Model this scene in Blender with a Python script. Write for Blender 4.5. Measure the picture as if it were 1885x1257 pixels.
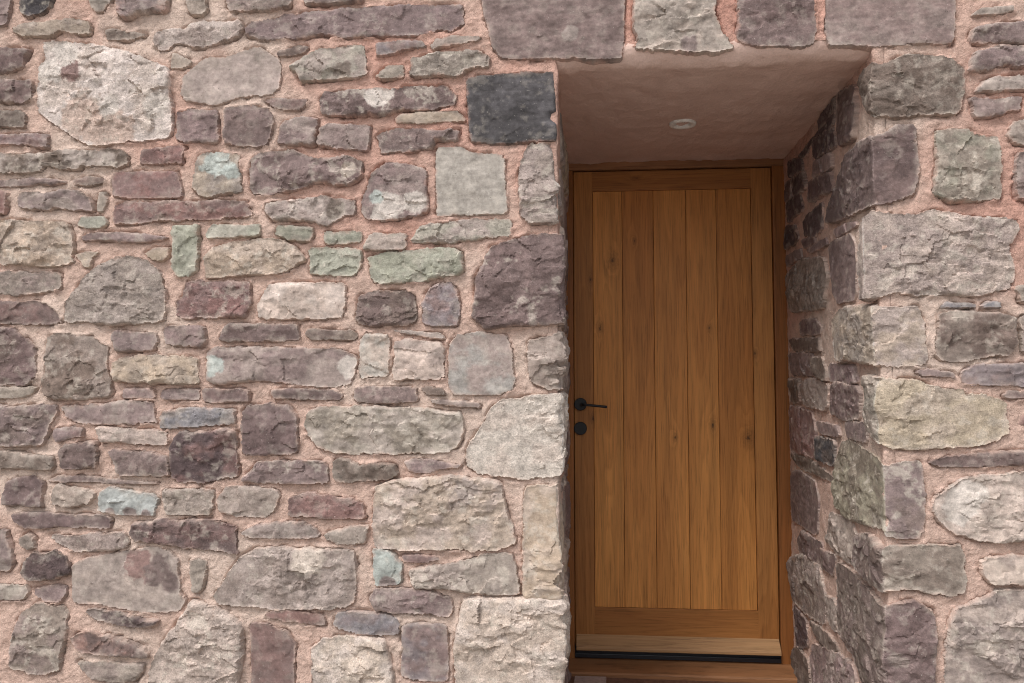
import bpy, bmesh, math, random
import numpy as np
from mathutils import Vector, Matrix
from mathutils.geometry import delaunay_2d_cdt
from mathutils.kdtree import KDTree

for o in list(bpy.data.objects):
    bpy.data.objects.remove(o)
SC = bpy.context.scene
COL = SC.collection

# ------------------------------------------------------------------ camera
W0, H0, F0 = 1885.0, 1257.0, 1508.0          # photograph size and focal length in its pixels
DIST, CZ = 2.30, 1.22                         # camera to wall, camera height
YAW, PITCH = math.radians(5.0), math.radians(3.4)
cam = bpy.data.cameras.new('camera')
cam.sensor_width = 36.0
cam.lens = 36.0 * F0 / W0
cam.clip_start, cam.clip_end = 0.05, 2000
camo = bpy.data.objects.new('camera', cam)
COL.objects.link(camo)
camo.location = (0, -DIST, CZ)
camo.rotation_euler = (math.pi / 2 + PITCH, 0, YAW)
SC.camera = camo
ROT = np.array((Matrix.Rotation(YAW, 3, 'Z') @ Matrix.Rotation(math.pi / 2 + PITCH, 3, 'X')))

# ------------------------------------------------------------------ sky, sun, exposure
SUN_DIR = Vector((-0.45, -0.66, 1.12)).normalized()      # towards the veiled sun: behind the viewer, left, high
EL, AZ = math.asin(SUN_DIR.z), math.atan2(SUN_DIR.x, SUN_DIR.y)
world = bpy.data.worlds.new('World')
SC.world = world
world.use_nodes = True
wn = world.node_tree.nodes
wn.clear()
sky = wn.new('ShaderNodeTexSky')
sky.sky_type = 'NISHITA'
sky.sun_disc = False
sky.sun_elevation = EL
sky.sun_rotation = AZ
sky.dust_density = 4.0
sky.air_density = 1.0
hsv = wn.new('ShaderNodeHueSaturation')
hsv.inputs['Saturation'].default_value = 0.25            # thin overcast: nearly neutral sky
bgn = wn.new('ShaderNodeBackground')
bgn.inputs['Strength'].default_value = 0.15
wo = wn.new('ShaderNodeOutputWorld')
wl = world.node_tree.links
wl.new(sky.outputs[0], hsv.inputs['Color'])
wl.new(hsv.outputs[0], bgn.inputs['Color'])
wl.new(bgn.outputs[0], wo.inputs['Surface'])

sl = bpy.data.lights.new('sun', 'SUN')
sl.energy = 1.35
sl.angle = math.radians(16)
sl.color = (1.0, 0.96, 0.915)
so = bpy.data.objects.new('sun', sl)
so.rotation_euler = SUN_DIR.to_track_quat('Z', 'Y').to_euler()
so.location = (-3, -5, 7)
COL.objects.link(so)

SC.cycles.use_denoising = True
SC.cycles.denoising_prefilter = 'NONE'
SC.cycles.filter_width = 1.05
SC.view_settings.view_transform = 'Standard'
SC.view_settings.look = 'None'
SC.view_settings.gamma = 1.0
SC.view_settings.use_curve_mapping = False
SC.view_settings.exposure = 0.30

# ------------------------------------------------------------------ helpers
def ray(px, py):
    d = ROT @ np.array(((px - W0 / 2) / F0, -(py - H0 / 2) / F0, -1.0))
    return d

def at_y(px, py, y):
    d = ray(px, py)
    t = (y + DIST) / d[1]
    return np.array((0, -DIST, CZ)) + t * d

def at_x(px, py, x):
    d = ray(px, py)
    t = x / d[0]
    return np.array((0, -DIST, CZ)) + t * d

def at_z(px, py, z):
    d = ray(px, py)
    t = (z - CZ) / d[2]
    return np.array((0, -DIST, CZ)) + t * d

def lin(c):
    c = np.asarray(c, float) / 255.0
    return np.where(c <= 0.04045, c / 12.92, ((c + 0.055) / 1.055) ** 2.4)

def hash2(ix, iy, seed):
    n = (ix.astype(np.int64) * 374761393 + iy.astype(np.int64) * 668265263 + int(seed) * 974634719) & 0xffffffff
    n = ((n ^ (n >> 13)) * 1274126177) & 0xffffffff
    n = ((n ^ (n >> 16)) * 2246822519) & 0xffffffff
    n = n ^ (n >> 15)
    return (n & 0xffffff) / float(0xffffff)

def vnoise(x, y, seed=0):
    ix, iy = np.floor(x), np.floor(y)
    fx, fy = x - ix, y - iy
    fx = fx * fx * fx * (fx * (fx * 6 - 15) + 10)
    fy = fy * fy * fy * (fy * (fy * 6 - 15) + 10)
    a, b = hash2(ix, iy, seed), hash2(ix + 1, iy, seed)
    c, d = hash2(ix, iy + 1, seed), hash2(ix + 1, iy + 1, seed)
    return (a * (1 - fx) + b * fx) * (1 - fy) + (c * (1 - fx) + d * fx) * fy

def fbm(x, y, octv=4, seed=0, gain=0.5):
    s, amp, tot = 0.0, 1.0, 0.0
    for k in range(octv):
        ca, sa = math.cos(0.6 * k), math.sin(0.6 * k)
        s = s + amp * vnoise((x * ca - y * sa) * 2 ** k + 17.3 * k, (x * sa + y * ca) * 2 ** k + 5.1 * k, seed + k * 31)
        tot += amp
        amp *= gain
    return s / tot

def sstep(a, b, x):
    t = np.clip((x - a) / (b - a), 0, 1)
    return t * t * (3 - 2 * t)

def tag(o, label=None, cat=None, group=None, kind=None):
    if label: o['label'] = label
    if cat: o['category'] = cat
    if group: o['group'] = group
    if kind: o['kind'] = kind
    return o

def link(name, me, mat, parent=None):
    o = bpy.data.objects.new(name, me)
    COL.objects.link(o)
    if mat is not None:
        me.materials.append(mat)
    if parent is not None:
        o.parent = parent
    return o

def empty(name, loc):
    o = bpy.data.objects.new(name, None)
    o.empty_display_size = 0.1
    o.location = loc
    COL.objects.link(o)
    return o

def np_mesh(name, verts, faces, cols=None, smooth=True):
    me = bpy.data.meshes.new(name)
    verts = np.asarray(verts, np.float32)
    faces = np.asarray(faces, np.int32)
    k = faces.shape[1]
    me.vertices.add(len(verts))
    me.vertices.foreach_set('co', verts.ravel())
    me.loops.add(faces.size)
    me.loops.foreach_set('vertex_index', faces.ravel())
    me.polygons.add(len(faces))
    me.polygons.foreach_set('loop_start', np.arange(0, faces.size, k, dtype=np.int32))
    me.polygons.foreach_set('use_smooth', np.full(len(faces), smooth, dtype=bool))
    me.update(calc_edges=True)
    if cols is not None:
        at = me.attributes.new('Col', 'FLOAT_COLOR', 'POINT')
        c4 = np.ones((len(verts), 4), np.float32)
        c4[:, :cols.shape[1]] = cols
        at.data.foreach_set('color', c4.ravel())
    me.validate()
    return me

# ------------------------------------------------------------------ materials
def new_mat(name):
    m = bpy.data.materials.new(name)
    m.use_nodes = True
    nt = m.node_tree
    return m, nt.nodes, nt.links, nt.nodes['Principled BSDF']

def N(nodes, typ, **kw):
    n = nodes.new(typ)
    for k, v in kw.items():
        if k in n.inputs: n.inputs[k].default_value = v
        else: setattr(n, k, v)
    return n

def noise(nodes, links, vec, scale, detail=4.0, rough=0.55, dist=0.0):
    n = nodes.new('ShaderNodeTexNoise')
    n.inputs['Scale'].default_value = scale
    n.inputs['Detail'].default_value = detail
    n.inputs['Roughness'].default_value = rough
    n.inputs['Distortion'].default_value = dist
    links.new(vec, n.inputs['Vector'])
    return n

def ramp(nodes, links, src, stops, interp='LINEAR'):
    r = nodes.new('ShaderNodeValToRGB')
    r.color_ramp.interpolation = interp
    e = r.color_ramp.elements
    while len(e) < len(stops): e.new(0.5)
    for el, (p, c) in zip(e, stops):
        el.position = p
        el.color = c if len(c) == 4 else (*c, 1)
    links.new(src, r.inputs['Fac'])
    return r

def mixc(nodes, links, a, b, fac, mode='MIX'):
    n = nodes.new('ShaderNodeMix')
    n.data_type = 'RGBA'
    n.blend_type = mode
    for sock, v in ((n.inputs[6], a), (n.inputs[7], b), (n.inputs[0], fac)):
        if hasattr(v, 'is_output'): links.new(v, sock)
        else: sock.default_value = v if not isinstance(v, tuple) or len(v) == 4 else (*v, 1)
    return n.outputs[2]

def math_n(nodes, links, op, a, b=None):
    n = nodes.new('ShaderNodeMath')
    n.operation = op
    for i, v in enumerate((a, b)):
        if v is None: continue
        if hasattr(v, 'is_output'): links.new(v, n.inputs[i])
        else: n.inputs[i].default_value = v
    return n.outputs[0]

def bump(nodes, links, h, strength, dist, prev=None):
    b = nodes.new('ShaderNodeBump')
    if hasattr(strength, 'is_output'): links.new(strength, b.inputs['Strength'])
    else: b.inputs['Strength'].default_value = strength
    b.inputs['Distance'].default_value = dist
    links.new(h, b.inputs['Height'])
    if prev is not None: links.new(prev, b.inputs['Normal'])
    return b.outputs[0]

def g3(v): return (v, v, v, 1)

def stone_material():
    m, n, l, p = new_mat('rubble_stone')
    geo = n.new('ShaderNodeNewGeometry')
    vec = geo.outputs['Position']
    mp = n.new('ShaderNodeMapping'); mp.inputs['Scale'].default_value = (0.22, 0.22, 1.0)
    mp.inputs['Rotation'].default_value = (0.0, 0.12, 0.0)
    l.new(vec, mp.inputs['Vector'])
    att = N(n, 'ShaderNodeAttribute', attribute_name='Col')
    col, tooth = att.outputs['Color'], att.outputs['Alpha']
    a = noise(n, l, vec, 34, 12, 0.68)
    col = mixc(n, l, col, ramp(n, l, a.outputs['Fac'], [(0.30, g3(0.70)), (0.5, g3(1.0)), (0.70, g3(1.25))]).outputs[0], 1.0, 'MULTIPLY')
    b = noise(n, l, vec, 250, 4, 0.75)
    col = mixc(n, l, col, ramp(n, l, b.outputs['Fac'], [(0.32, g3(0.58)), (0.5, g3(1.0)), (0.68, g3(1.35))]).outputs[0], math_n(n, l, 'ADD', math_n(n, l, 'MULTIPLY', tooth, 0.75), 0.12), 'MULTIPLY')
    bed = noise(n, l, mp.outputs[0], 190, 5, 0.65)
    col = mixc(n, l, col, ramp(n, l, bed.outputs['Fac'], [(0.35, g3(0.82)), (0.5, g3(1.0)), (0.65, g3(1.12))]).outputs[0], 0.45, 'MULTIPLY')
    # dark pits and pale grains
    c = noise(n, l, vec, 140, 3, 0.6)
    col = mixc(n, l, col, (0.05, 0.043, 0.04), ramp(n, l, c.outputs['Fac'], [(0.68, g3(0)), (0.73, g3(0.7))]).outputs[0])
    d = noise(n, l, vec, 230, 3, 0.6)
    col = mixc(n, l, col, (0.60, 0.56, 0.51), ramp(n, l, d.outputs['Fac'], [(0.67, g3(0)), (0.74, g3(0.6))]).outputs[0])
    l.new(col, p.inputs['Base Color'])
    p.inputs['Roughness'].default_value = 0.92
    p.inputs['Specular IOR Level'].default_value = 0.2
    nb = bump(n, l, a.outputs['Fac'], tooth, 0.0065)
    nb = bump(n, l, bed.outputs['Fac'], math_n(n, l, 'MULTIPLY', tooth, 0.35), 0.002, nb)
    nb = bump(n, l, b.outputs['Fac'], math_n(n, l, 'ADD', math_n(n, l, 'MULTIPLY', tooth, 0.6), 0.3), 0.0018, nb)
    nb = bump(n, l, c.outputs['Fac'], math_n(n, l, 'MULTIPLY', tooth, -0.6), 0.003, nb)
    l.new(nb, p.inputs['Normal'])
    return m

def mortar_material():
    m, n, l, p = new_mat('pink_lime_mortar')
    geo = n.new('ShaderNodeNewGeometry')
    vec = geo.outputs['Position']
    col = N(n, 'ShaderNodeAttribute', attribute_name='Col').outputs['Color']
    a = noise(n, l, vec, 26, 6, 0.65)
    col = mixc(n, l, col, ramp(n, l, a.outputs['Fac'], [(0.3, g3(0.72)), (0.5, g3(1.0)), (0.7, g3(1.18))]).outputs[0], 1.0, 'MULTIPLY')
    b = noise(n, l, vec, 420, 5, 0.8)
    col = mixc(n, l, col, ramp(n, l, b.outputs['Fac'], [(0.3, g3(0.70)), (0.5, g3(1.0)), (0.7, g3(1.2))]).outputs[0], 1.0, 'MULTIPLY')
    d = noise(n, l, vec, 180, 2, 0.5)
    col = mixc(n, l, col, (0.7, 0.62, 0.54), ramp(n, l, d.outputs['Fac'], [(0.72, g3(0)), (0.77, g3(0.8))]).outputs[0])
    e = noise(n, l, vec, 150, 2, 0.5)
    col = mixc(n, l, col, (0.16, 0.09, 0.07), ramp(n, l, e.outputs['Fac'], [(0.22, g3(0.7)), (0.28, g3(0))]).outputs[0])
    l.new(col, p.inputs['Base Color'])
    p.inputs['Roughness'].default_value = 0.95
    p.inputs['Specular IOR Level'].default_value = 0.1
    g = noise(n, l, vec, 75, 5, 0.7, 0.6)
    nb = bump(n, l, a.outputs['Fac'], 0.6, 0.014)
    nb = bump(n, l, g.outputs['Fac'], 0.8, 0.008, nb)
    nb = bump(n, l, b.outputs['Fac'], 0.6, 0.003, nb)
    nb = bump(n, l, e.outputs['Fac'], 0.4, 0.004, nb)
    l.new(nb, p.inputs['Normal'])
    return m

def plaster_material():
    m, n, l, p = new_mat('smooth_pink_render')
    geo = n.new('ShaderNodeNewGeometry')
    vec = geo.outputs['Position']
    a = noise(n, l, vec, 7, 5, 0.6)
    b = noise(n, l, vec, 240, 4, 0.7)
    col = ramp(n, l, a.outputs['Fac'], [(0.3, (0.60, 0.42, 0.355)), (0.7, (0.70, 0.51, 0.44))]).outputs[0]
    col = mixc(n, l, col, ramp(n, l, b.outputs['Fac'], [(0.3, g3(0.88)), (0.7, g3(1.08))]).outputs[0], 1.0, 'MULTIPLY')
    c = noise(n, l, vec, 40, 3, 0.6)
    col = mixc(n, l, col, (0.22, 0.13, 0.09), ramp(n, l, c.outputs['Fac'], [(0.70, g3(0)), (0.78, g3(0.5))]).outputs[0])
    l.new(col, p.inputs['Base Color'])
    p.inputs['Roughness'].default_value = 0.9
    w_ = noise(n, l, vec, 28, 6, 0.6, 1.5)
    nb = bump(n, l, a.outputs['Fac'], 0.4, 0.03)
    nb = bump(n, l, w_.outputs['Fac'], 0.4, 0.008, nb)
    nb = bump(n, l, b.outputs['Fac'], 0.5, 0.0015, nb)
    l.new(nb, p.inputs['Normal'])
    return m

def oak_material(name, axis, OAK):
    """varnished oak; axis = 'Z' or 'X' is the direction of the grain"""
    m, n, l, p = new_mat(name)
    tc = n.new('ShaderNodeTexCoord')
    oi = n.new('ShaderNodeObjectInfo')
    sep = n.new('ShaderNodeSeparateXYZ'); l.new(tc.outputs['Object'], sep.inputs[0])
    L_, A_ = (sep.outputs[2], sep.outputs[0]) if axis == 'Z' else (sep.outputs[0], sep.outputs[2])
    rnd = math_n(n, l, 'MULTIPLY', oi.outputs['Random'], 37.0)
    def vecn(sa, sl):
        c = n.new('ShaderNodeCombineXYZ')
        l.new(math_n(n, l, 'MULTIPLY', A_, sa), c.inputs[0])
        l.new(math_n(n, l, 'MULTIPLY', L_, sl), c.inputs[1])
        l.new(rnd, c.inputs[2])
        return c.outputs[0]
    # two knots per board at most, kept on the board itself; the grain bends round them
    sx, sz = (0, 1)
    def knot(nm):
        at = n.new('ShaderNodeAttribute'); at.attribute_type = 'OBJECT'; at.attribute_name = nm
        s = n.new('ShaderNodeSeparateXYZ'); l.new(at.outputs['Vector'], s.inputs[0])
        kx, kz = s.outputs[0], s.outputs[1]
        dx = math_n(n, l, 'SUBTRACT', sep.outputs[0], kx)
        dz = math_n(n, l, 'SUBTRACT', sep.outputs[2], kz)
        if axis == 'Z': dz = math_n(n, l, 'MULTIPLY', dz, 0.5)
        else: dx = math_n(n, l, 'MULTIPLY', dx, 0.5)
        wob = noise(n, l, tc.outputs['Object'], 70.0, 2, 0.5)
        r = math_n(n, l, 'SQRT', math_n(n, l, 'ADD', math_n(n, l, 'MULTIPLY', dx, dx), math_n(n, l, 'MULTIPLY', dz, dz)))
        r = math_n(n, l, 'DIVIDE', r, s.outputs[2])
        return math_n(n, l, 'ADD', r, math_n(n, l, 'MULTIPLY', math_n(n, l, 'SUBTRACT', wob.outputs['Fac'], 0.4), 2.2))
    kd = math_n(n, l, 'MINIMUM', knot('knot_a'), knot('knot_b'))
    near = math_n(n, l, 'POWER', 2.718, math_n(n, l, 'MULTIPLY', kd, -0.45))
    warp = noise(n, l, vecn(9.0, 0.55), 1.0, 2, 0.45)
    f = math_n(n, l, 'ADD', math_n(n, l, 'MULTIPLY', warp.outputs['Fac'], 17.0), math_n(n, l, 'MULTIPLY', near, 4.0))
    rings = math_n(n, l, 'FRACT', f)
    rings = ramp(n, l, rings, [(0.0, g3(0.0)), (0.55, g3(0.6)), (0.85, g3(1.0)), (1.0, g3(0.0))]).outputs[0]
    fine = noise(n, l, vecn(230, 7.0), 1.0, 4, 0.7)
    streak = noise(n, l, vecn(38, 1.2), 1.0, 4, 0.6)
    broad = noise(n, l, vecn(5.0, 0.8), 1.0, 3, 0.5)
    col = ramp(n, l, broad.outputs['Fac'], [(0.3, OAK[0]), (0.7, OAK[1])]).outputs[0]
    rv = ramp(n, l, oi.outputs['Random'], [(0.0, (0.87, 0.84, 0.81)), (1.0, (1.08, 1.09, 1.10))]).outputs[0]
    col = mixc(n, l, col, rv, 1.0, 'MULTIPLY')
    col = mixc(n, l, col, ramp(n, l, rings, [(0, g3(1.05)), (1, (0.84, 0.80, 0.76))]).outputs[0], 0.7, 'MULTIPLY')
    col = mixc(n, l, col, ramp(n, l, streak.outputs['Fac'], [(0.3, g3(0.78)), (0.55, g3(1.0)), (0.75, g3(1.12))]).outputs[0], 0.9, 'MULTIPLY')
    col = mixc(n, l, col, ramp(n, l, fine.outputs['Fac'], [(0.34, g3(0.60)), (0.48, g3(1.0)), (0.72, g3(1.10))]).outputs[0], 0.85, 'MULTIPLY')
    halo = ramp(n, l, math_n(n, l, 'MULTIPLY', kd, 0.2), [(0.1, g3(0.62)), (0.65, g3(1.0))]).outputs[0]
    col = mixc(n, l, col, halo, 1.0, 'MULTIPLY')
    kn = ramp(n, l, math_n(n, l, 'MULTIPLY', kd, 0.2), [(0.02, g3(0.9)), (0.10, g3(0.6)), (0.20, g3(0))]).outputs[0]
    col = mixc(n, l, col, (0.03, 0.014, 0.008), kn)
    l.new(col, p.inputs['Base Color'])
    p.inputs['Roughness'].default_value = 0.5
    p.inputs['Specular IOR Level'].default_value = 0.3
    nb = bump(n, l, fine.outputs['Fac'], 0.25, 0.0008)
    l.new(nb, p.inputs['Normal'])
    return m

def plain_mat(name, col, rough, spec=0.5, metal=0.0, nscale=90.0):
    m, n, l, p = new_mat(name)
    geo = n.new('ShaderNodeNewGeometry')
    a = noise(n, l, geo.outputs['Position'], nscale, 4, 0.6)
    c = mixc(n, l, (*col, 1), ramp(n, l, a.outputs['Fac'], [(0.3, g3(0.8)), (0.7, g3(1.15))]).outputs[0], 1.0, 'MULTIPLY')
    l.new(c, p.inputs['Base Color'])
    p.inputs['Roughness'].default_value = rough
    p.inputs['Specular IOR Level'].default_value = spec
    p.inputs['Metallic'].default_value = metal
    return m

def ground_material(name, c1, c2, scale):
    m, n, l, p = new_mat(name)
    geo = n.new('ShaderNodeNewGeometry')
    a = noise(n, l, geo.outputs['Position'], scale, 8, 0.7)
    b = noise(n, l, geo.outputs['Position'], scale * 12, 4, 0.7)
    c = ramp(n, l, a.outputs['Fac'], [(0.3, c1), (0.7, c2)]).outputs[0]
    c = mixc(n, l, c, ramp(n, l, b.outputs['Fac'], [(0.3, g3(0.6)), (0.7, g3(1.3))]).outputs[0], 1.0, 'MULTIPLY')
    l.new(c, p.inputs['Base Color'])
    p.inputs['Roughness'].default_value = 0.95
    nb = bump(n, l, b.outputs['Fac'], 0.8, 0.01)
    l.new(nb, p.inputs['Normal'])
    return m

OAK = ((0.50, 0.200, 0.050), (0.68, 0.310, 0.085))
M_STONE = stone_material()
M_MORTAR = mortar_material()
M_PLASTER = plaster_material()
M_OAKV = oak_material('oak_upright_grain', 'Z', OAK)
M_OAKH = oak_material('oak_level_grain', 'X', OAK)
M_OAKT = oak_material('oak_stile', 'Z', ((0.34, 0.138, 0.038), (0.46, 0.205, 0.060)))
M_OAKR = oak_material('oak_rail', 'X', ((0.36, 0.145, 0.040), (0.48, 0.215, 0.064)))
M_OAKJ = oak_material('oak_red_upright', 'Z', ((0.27, 0.10, 0.028), (0.36, 0.15, 0.045)))
M_OAKS = oak_material('oak_sill', 'X', ((0.25, 0.115, 0.05), (0.33, 0.16, 0.075)))
M_OAKW = oak_material('oak_bar', 'X', ((0.46, 0.27, 0.13), (0.56, 0.34, 0.17)))
M_BLACK = plain_mat('black_iron', (0.012, 0.012, 0.014), 0.45, 0.4)
M_SEAL = plain_mat('black_rubber_seal', (0.012, 0.014, 0.02), 0.35, 0.5)
M_DARKOAK = plain_mat('oak_groove', (0.13, 0.055, 0.02), 0.7, 0.2)
M_BEZEL = plain_mat('white_bezel', (0.84, 0.82, 0.78), 0.35)
M_LENS = plain_mat('frosted_lens', (0.24, 0.23, 0.21), 0.25)
M_CORE = plain_mat('wall_core', (0.30, 0.20, 0.16), 0.95, 0.1)
M_GROUND = ground_material('pale_gravel', (0.30, 0.27, 0.24), (0.42, 0.39, 0.35), 6.0)
M_PAD = plain_mat('pinkish_stone', (0.42, 0.32, 0.29), 0.9, 0.2, 0.0, 60.0)
M_STEP = ground_material('red_sandy_floor', (0.16, 0.075, 0.045), (0.28, 0.14, 0.09), 30.0)
# ------------------------------------------------------------------ the stones, traced on the wall face
KEY = dict(P=(114,99,96), D=(90,78,78), M=(134,119,116), m=(151,139,133), G=(148,138,129), g=(164,153,145),
           B=(115,103,95), L=(187,174,163), W=(201,191,183), Y=(175,161,143), N=(152,154,139), n=(167,168,155),
           T=(169,175,170), K=(76,74,76), S=(167,163,153), X=(186,150,137), R=(133,107,102), U=(134,132,136), x=(190,168,156))
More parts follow.
